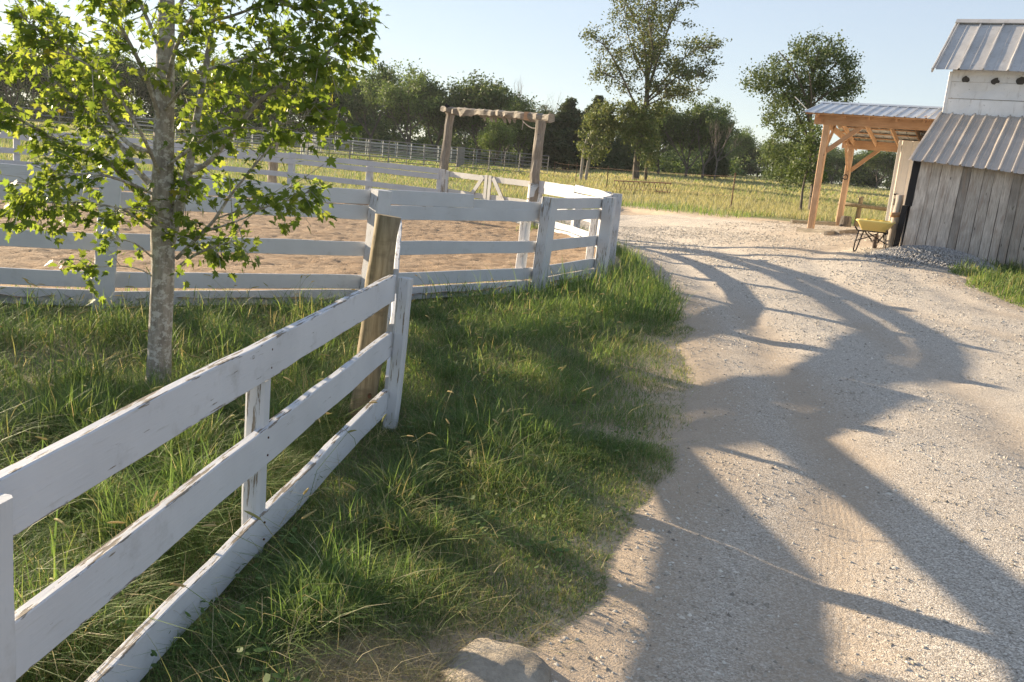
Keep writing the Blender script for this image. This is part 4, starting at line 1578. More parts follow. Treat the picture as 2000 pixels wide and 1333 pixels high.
# ------------------------------------------------------------------ the young maple in front
MB_ = on_ground(308, 768)
MY = MB_.y
maple = thing('maple_tree', 'young maple with pale mottled bark, backlit green leaves, behind the open gate', 'tree', MB_)
def mp(px, py, dy=0.0):
    return at(px, py, MY + dy)
def smooth_path(P, k=4):
    P = [Vector(p) for p in P]
    out = []
    for i in range(len(P) - 1):
        p0, p1, p2, p3 = P[max(i - 1, 0)], P[i], P[i + 1], P[min(i + 2, len(P) - 1)]
        for j in range(k):
            t = j / k
            out.append(.5 * ((2 * p1) + (p2 - p0) * t + (2 * p0 - 5 * p1 + 4 * p2 - p3) * t * t + (3 * p1 - p0 - 3 * p2 + p3) * t ** 3))
    out.append(P[-1])
    return out
mr = random.Random(17)
trunk = smooth_path([MB_ + Vector((0, 0, -.1)), mp(311, 700), mp(318, 540), mp(318, 400), mp(319, 332), mp(322, 180), mp(325, 40), mp(332, -150), mp(338, -330), mp(350, -520), mp(352, -700)])
nt = len(trunk)
trad = [.088 - .012 * min(1, i / 4) if i < 12 else max(.008, .076 * (1 - (i - 12) / (nt - 11.0)) ** .85) for i in range(nt)]
trad[0], trad[1] = .15, .105
mb = MB()
mb.tube(trunk, [q * .9 for q in trad], 12, True, .05, mr)
mb.build('trunk', M['maple_bark'], maple, True)

limbs = [   # (path pixels with depth offset in metres, start radius, bare fraction from the base, leafiness)
    ([(325, 500, 0), (352, 400, -.02), (366, 345, -.03), (384, 235, -.02), (410, 80, .1), (440, -120, .2), (480, -300, .25)], .050, .12, 1.0),
    ([(368, 335, -.03), (413, 312, -.1), (507, 198, -.25), (595, 140, -.3), (670, 75, -.35), (715, 35, -.35)], .024, .2, 1.3),
    ([(298, 405, 0), (255, 362, -.1), (210, 316, -.18), (115, 278, -.25), (40, 235, -.3), (-50, 200, -.35)], .030, .25, 1.2),
    ([(300, 368, 0), (262, 325, .1), (238, 288, .15), (190, 240, .25), (120, 170, .3), (20, 110, .35), (-60, 70, .4)], .028, .25, 1.1),
    ([(308, 300, 0), (250, 280, .15), (212, 228, .2), (190, 170, .25), (140, 100, .3), (80, 20, .4), (30, -70, .45)], .022, .25, 1.1),
    ([(316, 250, 0), (285, 150, -.2), (240, 60, -.4), (190, -40, -.55), (150, -130, -.6)], .022, .2, 1.2),
    ([(320, 200, 0), (345, 90, -.3), (400, 0, -.5), (470, -90, -.6)], .020, .2, 1.2),
    ([(322, 120, 0), (280, 20, .3), (230, -80, .5), (160, -200, .6)], .020, .2, 1.1),
    ([(324, 60, 0), (370, -20, .3), (450, -120, .5), (540, -220, .55)], .020, .2, 1.1),
    ([(330, -120, 0), (290, -240, -.3), (250, -360, -.4)], .018, .2, 1.1),
    ([(332, -160, 0), (400, -270, -.2), (450, -400, -.3)], .018, .2, 1.1),
    ([(336, -300, 0), (320, -420, .3), (290, -540, .35)], .014, .2, 1.1),
    ([(350, 522, 0), (378, 500, -.12), (420, 482, -.2), (462, 470, -.26)], .016, .25, .9),
    ([(345, 505, 0), (395, 455, -.15), (420, 428, -.22), (448, 385, -.26), (492, 330, -.3), (532, 280, -.3), (567, 215, -.32), (600, 130, -.34)], .017, .1, .32),
    ([(420, 428, -.2), (470, 410, -.28), (520, 385, -.32), (548, 377, -.33), (590, 350, -.34), (632, 322, -.35)], .008, .1, .15),
    ([(348, 470, 0), (440, 440, -.3), (480, 425, -.4), (540, 395, -.5), (605, 375, -.55)], .010, .15, .75),
    ([(298, 448, 0), (265, 425, -.15), (225, 405, -.25), (130, 395, -.3), (60, 400, -.35)], .014, .2, 1.2),
    ([(300, 380, 0), (230, 350, -.35), (160, 340, -.5), (80, 365, -.55), (40, 400, -.55)], .014, .25, 1.4),
    ([(297, 503, 0), (270, 480, -.08), (245, 470, -.1), (215, 470, -.12)], .009, .2, .7),
    ([(297, 538, 0), (270, 526, -.08), (235, 520, -.1), (190, 522, -.12), (150, 520, -.13)], .0065, .45, .55),
    ([(318, 280, 0), (350, 230, .3), (420, 180, .45), (500, 140, .5), (560, 60, .5)], .018, .2, 1.1),
    ([(320, 330, 0), (400, 270, -.35), (450, 250, -.45), (520, 250, -.5), (600, 230, -.5), (660, 245, -.5)], .013, .15, .9),
    ([(318, 220, 0), (380, 150, -.45), (460, 120, -.6), (560, 90, -.65), (640, 130, -.7)], .014, .2, 1.1),
    ([(316, 350, 0), (270, 250, -.4), (200, 150, -.55), (110, 90, -.6), (40, 30, -.65)], .016, .25, 1.2),
    ([(324, 40, 0), (420, 40, -.3), (520, 10, -.4), (590, 15, -.45), (640, 0, -.45)], .015, .2, 1.2),
]
leaf_pts = []      # position, outward direction
twigs = MB()
tw_r = random.Random(23)
for (P, r0, bare_f, leafy) in limbs:
    path = smooth_path([mp(*p) for p in P])
    n = len(path)
    mb = MB()
    mb.tube(path, [max(.0022, .72 * r0 * (1 - i / (n - .5)) ** .8) for i in range(n)], 8 if r0 > .012 else 6, True, .06, mr)
    mb.build('branch', M['maple_bark'], maple, True)
    total = sum((path[i + 1] - path[i]).length for i in range(n - 1))
    cnt = int(total * (35 if P[-1][2] > -.45 else 27) * leafy)
    for _ in range(cnt):
        t = bare_f + (1 - bare_f) * tw_r.random() ** .8
        f_ = t * (n - 1)
        i = min(int(f_), n - 2)
        p = path[i].lerp(path[i + 1], f_ - i)
        d0 = (path[i + 1] - path[i]).normalized()
        d = (d0 * tw_r.uniform(.1, .9) + Vector((tw_r.gauss(0, 1), tw_r.gauss(0, 1), tw_r.gauss(.15, .8))).normalized()).normalized()
        L = tw_r.uniform(.08, .30) * (1.15 - .5 * t)
        q = [p, p + d * L * .5 + Vector((0, 0, .01)), p + d * L + Vector((0, 0, -.02))]
        twigs.tube(q, [.0032, .0024, .0014], 4, False)
        for _k in range(tw_r.randint(6, 11)):
            u = tw_r.uniform(.25, 1.08)
            c = p + d * (L * u) + Vector((tw_r.gauss(0, .028), tw_r.gauss(0, .028), tw_r.gauss(-.018, .028)))
            leaf_pts.append((c, d))
kind(twigs.build('twig', M['maple_bark'], maple), 'stuff')

# one lobed leaf, lying in x-y, stalk at the origin, slightly folded
half = [(.0, .04), (.15, -.06), (.20, .07), (.45, .02), (.30, .21), (.60, .44), (.36, .43), (.40, .62), (.17, .53), (.14, .80), (0, 1.04)]
LV = [(0.0, .28, -.03)] + [(x, y, .10 * abs(x) - .10 * y * y) for x, y in half] + [(-x, y, .10 * abs(x) - .10 * y * y) for x, y in half[-2:0:-1]]
nl = len(LV) - 1
LF = np.array([(0, 1 + i, 1 + (i + 1) % nl) for i in range(nl)])
LV = np.array(LV)

def leaf_frames(pts, g, size):
    n = len(pts)
    pos = np.array([p[0] for p in pts])
    dr = np.array([p[1] for p in pts])
    # leaf axis: outward and hanging; blade normal mostly up
    ax = dr * .6 + g.normal(0, .55, (n, 3)) + np.array((0, 0, -.55))
    ax /= np.linalg.norm(ax, axis=1, keepdims=True)
    up = g.normal(0, .55, (n, 3)) + np.array((0, 0, 1.0))
    sd = np.cross(ax, up)
    sd /= np.linalg.norm(sd, axis=1, keepdims=True)
    nm = np.cross(sd, ax)
    s = g.uniform(size[0], size[1], n)
    return pos, sd, ax, nm, s

g = np.random.default_rng(33)
pos, sd, ax, nm, s = leaf_frames(leaf_pts, g, (.026, .066))
tints = np.array([(.112, .170, .038), (.150, .212, .046), (.19, .25, .058), (.24, .285, .07)])[g.choice(4, len(pos), p=[.3, .38, .23, .09])] * g.uniform(.8, 1.25, (len(pos), 1))
rare = g.uniform(0, 1, len(pos))
tints[rare < .008] = (.30, .27, .05)
tints[rare > .9996] = (.20, .05, .03)
px, py, d = project(pos)
vis = (px > 0) & (px < 2000) & (py > 0) & (py < 1333)
score = np.where(vis, s / d, 0)
big = np.argsort(-score)[:300]
rest = np.setdiff1d(np.arange(len(pos)), big)
V = pos[rest, None] + (LV[None, :, 0:1] * sd[rest, None] + LV[None, :, 1:2] * ax[rest, None] + LV[None, :, 2:3] * nm[rest, None]) * s[rest, None, None]
F_ = LF[None] + (np.arange(len(rest)) * len(LV))[:, None, None]
me = mesh_np('crown', V.reshape(-1, 3) - np.array(MB_), [F_.reshape(-1, 3)], False, {'tint': np.repeat(tints[rest], len(LV), 0)})
kind(place('crown', me, M['leaf'], maple, Matrix.Translation(MB_)), 'stuff')
leaf_meshes = []
for c in ((.112, .170, .038), (.150, .212, .046), (.19, .25, .058), (.24, .285, .07)):
    me = mesh_np('leaf', LV, [LF], False, {'tint': np.tile([c], (len(LV), 1))})
    me.materials.append(M['leaf'])
    leaf_meshes.append(me)
for q, i in enumerate(big):
    R_ = Matrix(((sd[i][0] * s[i], ax[i][0] * s[i], nm[i][0] * s[i], pos[i][0]), (sd[i][1] * s[i], ax[i][1] * s[i], nm[i][1] * s[i], pos[i][1]),
                 (sd[i][2] * s[i], ax[i][2] * s[i], nm[i][2] * s[i], pos[i][2]), (0, 0, 0, 1)))
    place('leaf', leaf_meshes[(0, 1, 1, 2, 1, 0, 3, 2)[q % 8]], None, maple, R_)
print('maple leaves', len(pos))

# ------------------------------------------------------------------ background trees
def grow(seed, height, spread, trunk_h, levels=3, splits=(3, 5), up=.5, r0=None, wob=.16, length=.42):
    """skeleton of a tree: list of (path, radii) and list of tips (pos, dir, size)"""
    r = random.Random(seed)
    paths, tips = [], []
    r0 = r0 or height * .02
    def branch(p, d, L, rad, lev):
        n = 5
        pts, rr = [p], [rad]
        for i in range(n):
            d = (d + Vector((r.gauss(0, wob), r.gauss(0, wob), r.gauss(.03, wob * .7)))).normalized()
            p = p + d * (L / n)
            pts.append(p)
            rr.append(rad * (1 - .55 * (i + 1) / n))
        paths.append((pts, rr))
        if lev == 0:
            tips.append((p, d, L))
            tips.append((pts[3], d, L))
            return
        k = r.randint(*splits)
        for j in range(k):
            t = r.uniform(.35, 1.0)
            q = pts[min(n, max(1, int(round(t * n))))]
            az = r.uniform(0, 2 * math.pi)
            sdv = Vector((math.cos(az) * spread, math.sin(az) * spread, r.uniform(-.1, .5) + up))
            dd = (d * .55 + sdv * .75).normalized()
            branch(q, dd, L * r.uniform(.55, .8), rad * .5, lev - 1)
        branch(p, d, L * .65, rad * .45, lev - 1)
    base = Vector((0, 0, -.3))
    pts = [base, Vector((0, 0, trunk_h * .5)), Vector((r.gauss(0, .05), r.gauss(0, .05), trunk_h))]
    paths.append((pts, [r0 * 1.25, r0 * 1.05, r0]))
    for j in range(r.randint(3, 4)):
        az = 2 * math.pi * j / 4 + r.uniform(-.5, .5)
        dd = Vector((math.cos(az) * spread * .8, math.sin(az) * spread * .8, 1.0 if j else 2.5)).normalized()
        branch(pts[-1], dd, height * length * r.uniform(.7, 1.0), r0 * .7, levels - 1)
    return paths, tips

def foliage(clusters, leaf, g, pal, flat=.75):
    """clusters: (pos, radius, count)"""
    P, Rr = [], []
    for c, rad, cnt in clusters:
        q = g.normal(0, .5, (cnt, 3)) * rad
        q[:, 2] *= flat
        P.append(np.array(c)[None] + q)
    P = np.concatenate(P)
    n = len(P)
    a = g.normal(0, 1, (n, 3))
    a /= np.linalg.norm(a, axis=1, keepdims=True)
    b = np.cross(a, g.normal(0, 1, (n, 3)))
    b /= np.linalg.norm(b, axis=1, keepdims=True)
    s = leaf * g.uniform(.6, 1.4, n)
    V = np.stack([P + a * s[:, None], P + b * (s * .55)[:, None], P - a * s[:, None], P - b * (s * .55)[:, None]], 1)
    F_ = np.arange(n * 4).reshape(n, 4)
    col = np.array(pal)[g.integers(0, len(pal), n)] * g.uniform(.7, 1.3, (n, 1))
    return V.reshape(-1, 3), F_, np.repeat(col, 4, 0)

PAL_OAK = [(.075, .115, .036), (.095, .14, .042), (.115, .16, .048), (.08, .11, .038)]
PAL_LIGHT = [(.09, .13, .035), (.11, .145, .04), (.075, .11, .03)]
PAL_CEDAR = [(.055, .082, .034), (.066, .092, .038), (.08, .098, .042)]
PAL_WILLOW = [(.10, .14, .055), (.13, .165, .07), (.085, .12, .048)]

def tree_meshes(seed, height, spread, trunk_h, leaf, per, rad, pal, levels=3, up=.5, splits=(3, 5), bark='bark', r0=None, flat=.75, length=.42, bare=False, wob=.16):
    paths, tips = grow(seed, height, spread, trunk_h, levels, splits, up, r0, wob, length)
    zmax = max(t[0].z for t in tips)
    k = height / zmax
    mb = MB()
    for pts, rr in paths:
        if not bare and rr[0] < height * .0016:
            continue
        mb.tube([p * k for p in pts], [max(x, height * .0007) for x in rr], 6 if rr[0] > height * .008 else 4, False)
    tm = bpy.data.meshes.new('trunk')
    tm.from_pydata(mb.V, [], mb.F)
    tm.polygons.foreach_set('use_smooth', np.ones(len(tm.polygons), bool))
    tm.materials.append(M[bark])
    if bare:
        return tm, None
    g = np.random.default_rng(seed)
    cl = [(t[0] * k, rad * g.uniform(.7, 1.3), int(per * g.uniform(.5, 1.4))) for t in tips]
    V, F_, C = foliage(cl, leaf, g, pal, flat)
    cm = mesh_np('crown', V, [F_], False, {'tint': C})
    cm.materials.append(M['foliage'])
    return tm, cm

def cedar_meshes(seed, height, width, leaf, pal, n=9000, base=.06):
    """dense evergreen: leaf sprays on drooping tiers"""
    g = np.random.default_rng(seed)
    cl = []
    mb = MB()
    mb.tube([(0, 0, -.2), (0, 0, height * .5), (0, 0, height * .97)], [height * .02, height * .012, .02], 6, False)
    z = height * base
    while z < height:
        t = z / height
        r = width * .5 * (1 - t) ** .75 * (.75 + .5 * g.uniform())
        k = max(3, int(9 * (1 - t) + 3))
        for j in range(k):
            az = g.uniform(0, 2 * math.pi)
            for q in (.45, .8, 1.0):
                cl.append(((math.cos(az) * r * q, math.sin(az) * r * q, z + g.normal(0, .15) + r * q * .15), .42 * (1 - .4 * t) * width / 4, int(n / 260)))
        z += height * .035
    cl.append(((0, 0, height * .97), .25, 40))
    V, F_, C = foliage(cl, leaf, g, pal, .9)
    cm = mesh_np('crown', V, [F_], False, {'tint': C})
    cm.materials.append(M['foliage'])
    tm = bpy.data.meshes.new('trunk')
    tm.from_pydata(mb.V, [], mb.F)
    tm.materials.append(M['bark'])
    return tm, cm

PROTO = {
    'oak_a': tree_meshes(101, 10, .85, .8, .15, 76, 1.0, PAL_OAK, up=.3),
    'oak_b': tree_meshes(102, 10, .95, .9, .15, 76, 1.05, PAL_OAK, up=.25),
    'oak_c': tree_meshes(103, 10, .75, 1.5, .15, 70, .95, PAL_OAK, up=.35),
    'oak_d': tree_meshes(104, 10, .70, .5, .14, 84, 1.1, PAL_LIGHT, up=.3),
    'cedar_a': cedar_meshes(105, 10, 5.2, .14, PAL_CEDAR, 14000, .08),
    'cedar_b': cedar_meshes(106, 10, 6.5, .15, PAL_CEDAR, 15000, .05),
    'bare': tree_meshes(107, 10, .6, 2.5, .1, 1, 1, PAL_OAK, levels=4, splits=(2, 4), bark='bark_pale', bare=True, r0=.12),
}
for k_ in PROTO:        # hidden-free: the first use of a mesh is a tree in view
    pass

def plant(proto, px, Y, h, rot, name, label, cat='tree', group=None, wide=1.0, base_py=None, lean=(0, 0)):
    p = at(px, 300, Y)
    p = Vector((p.x, Y, gz(p.x, Y)))
    tm, cm = PROTO[proto] if isinstance(proto, str) else proto
    o = thing(name, label, cat, p, group)
    s = h / 10.0
    o.scale = (s * wide, s * wide, s)
    o.rotation_euler = (lean[0], lean[1], rot)
    t_ = bpy.data.objects.new('trunk', tm)
    COL.objects.link(t_)
    t_.parent = o
    if cm:
        c_ = bpy.data.objects.new('crown', cm)
        COL.objects.link(c_)
        c_.parent = o
    return o

tr = random.Random(41)
# wood behind the maple and along the left
WOOD = 'trees of the far wood'
wood_lab = 'dark leafy tree in the far wood behind the maple'
for i, px in enumerate(range(-120, 690, 46)):
    Y_ = tr.uniform(108, 122)
    plant(('oak_a', 'oak_c', 'oak_b')[i % 3], px + tr.uniform(-12, 12), Y_, tr.uniform(7.6, 9.6), tr.uniform(0, 6.28), 'wood_tree', wood_lab, 'tree', WOOD, tr.uniform(.85, 1.1))
back_lab = 'dark tree at the back of the far wood, its trunk hidden'
for i, px in enumerate(range(-150, 1420, 62)):
    Y_ = tr.uniform(136, 150)
    hgt = tr.uniform(7.0, 9.4) if px < 1150 else tr.uniform(5.5, 8.0)
    plant(('oak_b', 'oak_a', 'cedar_b', 'oak_c')[i % 4], px + tr.uniform(-18, 18), Y_, hgt, tr.uniform(0, 6.28), 'wood_tree', back_lab, 'tree', 'trees at the back of the far wood', tr.uniform(1.05, 1.3))
named = [
    ('oak_c', 722, 112, 10.6, 1.0, 'leafy_tree', 'tall tree with loose top, right beside the maple crown, far wood edge', .95),
    ('oak_b', 800, 104, 9.4, 2.0, 'leafy_tree', 'broad dark round tree left of the log arch, far wood edge', 1.0),
    ('oak_a', 850, 108, 8.8, .4, 'leafy_tree', 'dark tree directly behind the left post of the log arch', .95),
    ('oak_a', 935, 106, 9.6, 4.0, 'leafy_tree', 'big sunlit-topped tree rising behind the log arch beam', 1.15),
    ('oak_c', 985, 110, 8.6, 5.0, 'leafy_tree', 'leafy tree rising behind the middle of the log arch', 1.05),
    ('oak_d', 968, 92, 4.4, 3.1, 'small_tree', 'small bright green tree seen through the log arch', 1.3),
    ('oak_d', 1022, 95, 6.3, 1.1, 'small_tree', 'light green round tree behind the right half of the log arch', 1.1),
    ('oak_b', 1046, 99, 6.0, 2.2, 'leafy_tree', 'dark tree behind the right post of the log arch', 1.0),
    ('bare', 1010, 118, 11.0, .5, 'bare_tree', 'leafless pale treetop above the wood, left one of two', .8),
    ('bare', 1048, 116, 9.6, 2.5, 'bare_tree', 'leafless pale treetop above the wood, right one of two', .8),
    ('cedar_b', 1105, 100, 7.3, 1.0, 'cedar_tree', 'wide dark cedar just right of the log arch', 1.6),
    ('cedar_a', 1158, 104, 7.9, 2.0, 'cedar_tree', 'pointed dark cedar left of the tall open tree', 1.55),
    ('cedar_b', 1215, 96, 4.6, 3.0, 'cedar_tree', 'low dark cedar behind the ivy-clad trunk', 1.1),
    ('oak_b', 1290, 100, 7.0, 1.6, 'leafy_tree', 'dark tree right behind the tall open tree', 1.1),
    ('oak_a', 1345, 97, 7.6, 2.6, 'leafy_tree', 'dark tree right of the tall open tree', .95),
    ('oak_c', 1378, 95, 8.0, 3.6, 'leafy_tree', 'tallest dark tree next to the leaning dead tree', .9),
    ('cedar_a', 1402, 98, 4.8, .6, 'cedar_tree', 'small dark cedar behind the leaning dead tree', 1.2),
]
for (pr_, px, Y_, h_, rz, nm_, lab, wd) in named:
    plant(pr_, px, Y_, h_, rz, nm_, lab, 'tree', None, wd)
dead = tree_meshes(117, 10, .55, 3.2, .1, 1, 1, PAL_OAK, levels=4, splits=(2, 3), bark='bark', bare=True, r0=.13, wob=.14)
plant(dead, 1402, 88, 6.6, 1.2, 'dead_tree', 'leaning dead tree with bare pale branches right of the dark trees', 'tree', None, .9, None, (0, .22))
far_lab = 'far tree in the hazy wood at the right end of the meadow'
for i, px in enumerate(list(range(1425, 1560, 30)) + list(range(1560, 1830, 26))):
    Y_ = tr.uniform(150, 175)
    plant(('oak_a', 'cedar_b', 'oak_b')[i % 3], px + tr.uniform(-8, 8), Y_, tr.uniform(5.6, 7.0), tr.uniform(0, 6.28), 'wood_tree', far_lab, 'tree', 'far wood on the right', tr.uniform(1.0, 1.3))

# tall open-crowned tree with an ivy-clad lower trunk
def big_tree():
    Y_ = 62.0
    b = at(1241, 366, Y_)
    b = Vector((b.x, Y_, gz(b.x, Y_)))
    o = thing('tall_tree', 'tall open-crowned tree with ivy-clad lower trunk in the meadow', 'tree', b)
    P = lambda px, py, dy=0: at(px, py, Y_ + dy)
    r = random.Random(61)
    g = np.random.default_rng(61)
    mb = MB()
    tr_ = smooth_path([b + Vector((0, 0, -.3)), P(1244, 310), P(1258, 230), P(1264, 180)])
    mb.tube(tr_, [.26 - .11 * i / (len(tr_) - 1) for i in range(len(tr_))], 9, False, .05, r)
    mb.build('trunk', M['bark'], o, True)
    main = [
        ([(1258, 235, 0), (1236, 195, 0), (1210, 140, .3), (1185, 95, .5), (1160, 75, .6)], .09),
        ([(1262, 190, 0), (1262, 130, 0), (1255, 70, 0), (1230, 20, 0), (1215, -20, 0)], .10),
        ([(1264, 185, 0), (1268, 120, .6), (1272, 60, .9), (1280, 10, 1.2), (1290, -50, 1.3)], .12),
        ([(1264, 185, 0), (1280, 130, -.6), (1300, 70, -1), (1320, 20, -1.2), (1330, -30, -1.3)], .11),
        ([(1264, 195, 0), (1295, 160, .5), (1330, 120, .9), (1365, 95, 1.2), (1398, 95, 1.4)], .08),
        ([(1264, 200, 0), (1290, 180, -.8), (1325, 150, -1.4), (1360, 150, -1.7), (1380, 130, -2.0)], .07),
        ([(1266, 205, 0), (1300, 190, .4), (1335, 185, .8), (1365, 175, 1.2)], .06),
        ([(1262, 150, 0), (1240, 110, 1.4), (1225, 60, 2.2), (1220, 10, 2.6)], .07),
        ([(1264, 160, 0), (1275, 110, -1.6), (1270, 60, -2.4), (1262, 10, -2.8)], .07),
        ([(1225, 170, .2), (1195, 150, .3), (1170, 140, .3)], .045),
    ]
    clus = []
    for pts, r0 in main:
        path = smooth_path([P(*q) for q in pts], 5)
        n = len(path)
        mb = MB()
        mb.tube(path, [max(.02, r0 * (1 - .8 * i / n)) for i in range(n)], 6, False)
        for i in range(4, n):
            for _ in range(2):
                d = Vector((r.gauss(0, 1), r.gauss(0, 1), r.gauss(.35, .7))).normalized()
                L = r.uniform(.5, 1.35)
                p = path[i]
                q = [p, p + d * L * .5 + Vector((0, 0, .05)), p + d * L]
                mb.tube(q, [.03, .02, .01], 4, False)
                clus.append((p + d * L, .50, r.randint(26, 58)))
                clus.append((p + d * L * .6, .4, r.randint(8, 22)))
        mb.build('branch', M['bark'], o, True)
    V, F_, C = foliage(clus, .085, g, [(.11, .14, .05), (.14, .165, .06), (.09, .115, .045), (.17, .18, .07)], .8)
    kind(place('crown', mesh_np('crown', V - np.array(b), [F_], False, {'tint': C}), M['foliage'], o, Matrix.Translation(b)), 'stuff')
    # ivy and saplings hanging on the lower trunk
    clus = []
    for cx, cy, rx, ry, dy, k in ((1262, 215, 60, 18, 0, 46), (1205, 225, 56, 28, .5, 90), (1172, 252, 40, 32, .6, 66), (1158, 290, 26, 26, .3, 34), (1252, 265, 34, 45, -.5, 80), (1272, 300, 18, 26, -.5, 30), (1240, 235, 40, 25, -.6, 40)):
        for _ in range(k):
            a_, q_ = r.uniform(0, 6.28), math.sqrt(r.random())
            clus.append((P(cx + rx * q_ * math.cos(a_), cy + ry * q_ * math.sin(a_), dy + r.gauss(0, .6)), .34, r.randint(20, 46)))
    V, F_, C = foliage(clus, .085, g, [(.13, .165, .055), (.165, .195, .065), (.105, .14, .045), (.19, .20, .08)], .9)
    kind(place('ivy', mesh_np('ivy', V - np.array(b), [F_], False, {'tint': C}), M['foliage'], o, Matrix.Translation(b)), 'stuff')
    for k_, (x0, y0, x1, y1) in enumerate(((1136, 333, 1150, 262), (1145, 334, 1166, 270), (1262, 347, 1270, 290))):
        mb = MB()
        q = P(x0, y0, .6 if k_ < 2 else 3)
        q.z = gz(q.x, q.y) - .2
        mb.tube(smooth_path([q, P((x0 + x1) / 2 - 3, (y0 + y1) / 2, .6 if k_ < 2 else 2), P(x1, y1, .5)]), [.11] * 4 + [.09] * 4 + [.07], 7, False)
        mb.build('side_stem', M['bark_pale'] if k_ < 2 else M['bark'], o, True)
big_tree()

# rounded willow-leaved tree behind the shelter
def willow():
    Y_ = 37.0
    b = at(1586, 412, Y_)
    b = Vector((b.x, Y_, gz(b.x, Y_)))
    o = thing('willow_tree', 'rounded grey-green tree with drooping left side behind the shelter', 'tree', b)
    P = lambda px, py, dy=0: at(px, py, Y_ + dy)
    r = random.Random(71)
    g = np.random.default_rng(71)
    mb = MB()
    tr_ = smooth_path([b + Vector((0, 0, -.3)), P(1592, 330), P(1585, 260), P(1580, 200), P(1590, 140), P(1600, 100)])
    mb.tube(tr_, [max(.03, .17 - .15 * i / (len(tr_) - 1)) for i in range(len(tr_))], 8, False, .05, r)
    mb.build('trunk', M['bark'], o, True)
    clus = []
    limbs_ = [([(1588, 290, 0), (1560, 230, .3), (1530, 180, .4), (1500, 150, .4), (1465, 150, .5)], .07), ([(1585, 240, 0), (1570, 180, -.5), (1545, 130, -.7), (1520, 100, -.8)], .06),
              ([(1582, 200, 0), (1610, 150, .4), (1640, 120, .5), (1665, 110, .5)], .06), ([(1582, 210, 0), (1620, 180, -.5), (1655, 165, -.6), (1675, 160, -.6)], .05),
              ([(1590, 140, 0), (1610, 100, .2), (1625, 75, .2)], .05), ([(1590, 150, 0), (1575, 100, .2), (1580, 70, .2)], .05), ([(1580, 250, 0), (1590, 200, 1.2), (1600, 150, 1.6)], .05),
              ([(1580, 250, 0), (1585, 190, -1.2), (1580, 140, -1.6)], .05), ([(1588, 290, 0), (1545, 270, .2), (1515, 260, .3), (1500, 300, .3)], .05)]
    for pts, r0 in limbs_:
        path = smooth_path([P(*q) for q in pts], 5)
        n = len(path)
        mb = MB()
        mb.tube(path, [max(.012, r0 * (1 - .85 * i / n)) for i in range(n)], 6, False)
        mb.build('branch', M['bark'], o, True)
    for cx, cy, rx, ry, dy, k in ((1595, 95, 50, 34, 0, 60), (1560, 140, 60, 45, .2, 90), (1625, 145, 48, 48, 0, 90), (1520, 165, 48, 42, .3, 70), (1475, 155, 26, 22, .3, 22), (1590, 185, 75, 30, -.2, 70),
                                  (1660, 175, 24, 26, 0, 28), (1660, 118, 16, 18, 0, 16), (1535, 225, 40, 42, .2, 58), (1530, 290, 32, 46, .1, 56), (1508, 325, 22, 34, .1, 28), (1545, 345, 26, 22, 0, 26), (1580, 250, 30, 50, .4, 36)):
        for _ in range(k):
            a_, q_ = r.uniform(0, 6.28), math.sqrt(r.random())
            clus.append((P(cx + rx * q_ * math.cos(a_), cy + ry * q_ * math.sin(a_), dy + r.gauss(0, .55)), .27, r.randint(14, 52)))
    V, F_, C = foliage(clus, .052, g, PAL_WILLOW, 1.0)
    kind(place('crown', mesh_np('crown', V - np.array(b), [F_], False, {'tint': C}), M['foliage'], o, Matrix.Translation(b)), 'stuff')
    b2 = on_ground(1564, 418)
    o2 = thing('ivy_sapling', 'thin-stemmed leafy sapling left of the front shelter post', 'tree', b2)
    mb = MB()
    mb.tube(smooth_path([b2 + Vector((0, 0, -.2)), at(1568, 370, b2.y), at(1580, 320, b2.y), at(1590, 270, b2.y)]), [.05] * 4 + [.045] * 4 + [.03] * 4 + [.02], 7, False)
    mb.build('trunk', M['bark'], o2, True)
    clus = []
    for cx, cy, rx, ry, k in ((1585, 260, 24, 26, 28), (1578, 300, 34, 34, 50), (1560, 335, 26, 22, 24), (1598, 330, 18, 30, 22)):
        for _ in range(k):
            a_, q_ = r.uniform(0, 6.28), math.sqrt(r.random())
            clus.append((at(cx + rx * q_ * math.cos(a_), cy + ry * q_ * math.sin(a_), b2.y + r.gauss(0, .35)), .2, r.randint(10, 26)))
    V, F_, C = foliage(clus, .055, g, [(.09, .13, .04), (.12, .155, .05), (.07, .10, .03)], .9)
    kind(place('crown', mesh_np('crown', V - np.array(b2), [F_], False, {'tint': C}), M['foliage'], o2, Matrix.Translation(b2)), 'stuff')
willow()

# ------------------------------------------------------------------ steel corral panels, wire fence posts, old truss
def panel_mesh(L, H, rails, r, mid=1):
    mb = MB()
    for i in range(rails):
        z = .18 + (H - .2) * i / (rails - 1)
        mb.tube([(0, 0, z), (L, 0, z)], r, 4, False)
    for i in range(mid + 2):
        x = L * i / (mid + 1)
        mb.tube([(x, 0, 0), (x, 0, H + .02)], r * (1.7 if i == 0 else 1.15), 5, False)
    me = bpy.data.meshes.new('corral_panel')
    me.from_pydata(mb.V, [], mb.F)
    return me
PM = {'dark': panel_mesh(3.1, 1.55, 6, .028), 'pale': panel_mesh(3.1, 1.5, 6, .026)}
PM['dark'].materials.append(M['pipe'])
PM['pale'].materials.append(M['pipe_pale'])
ORD = ('first', 'second', 'third', 'fourth', 'fifth', 'sixth', 'seventh', 'eighth', 'ninth', 'tenth', 'eleventh', 'twelfth', 'thirteenth', 'fourteenth', 'fifteenth', 'sixteenth', 'seventeenth', 'eighteenth')
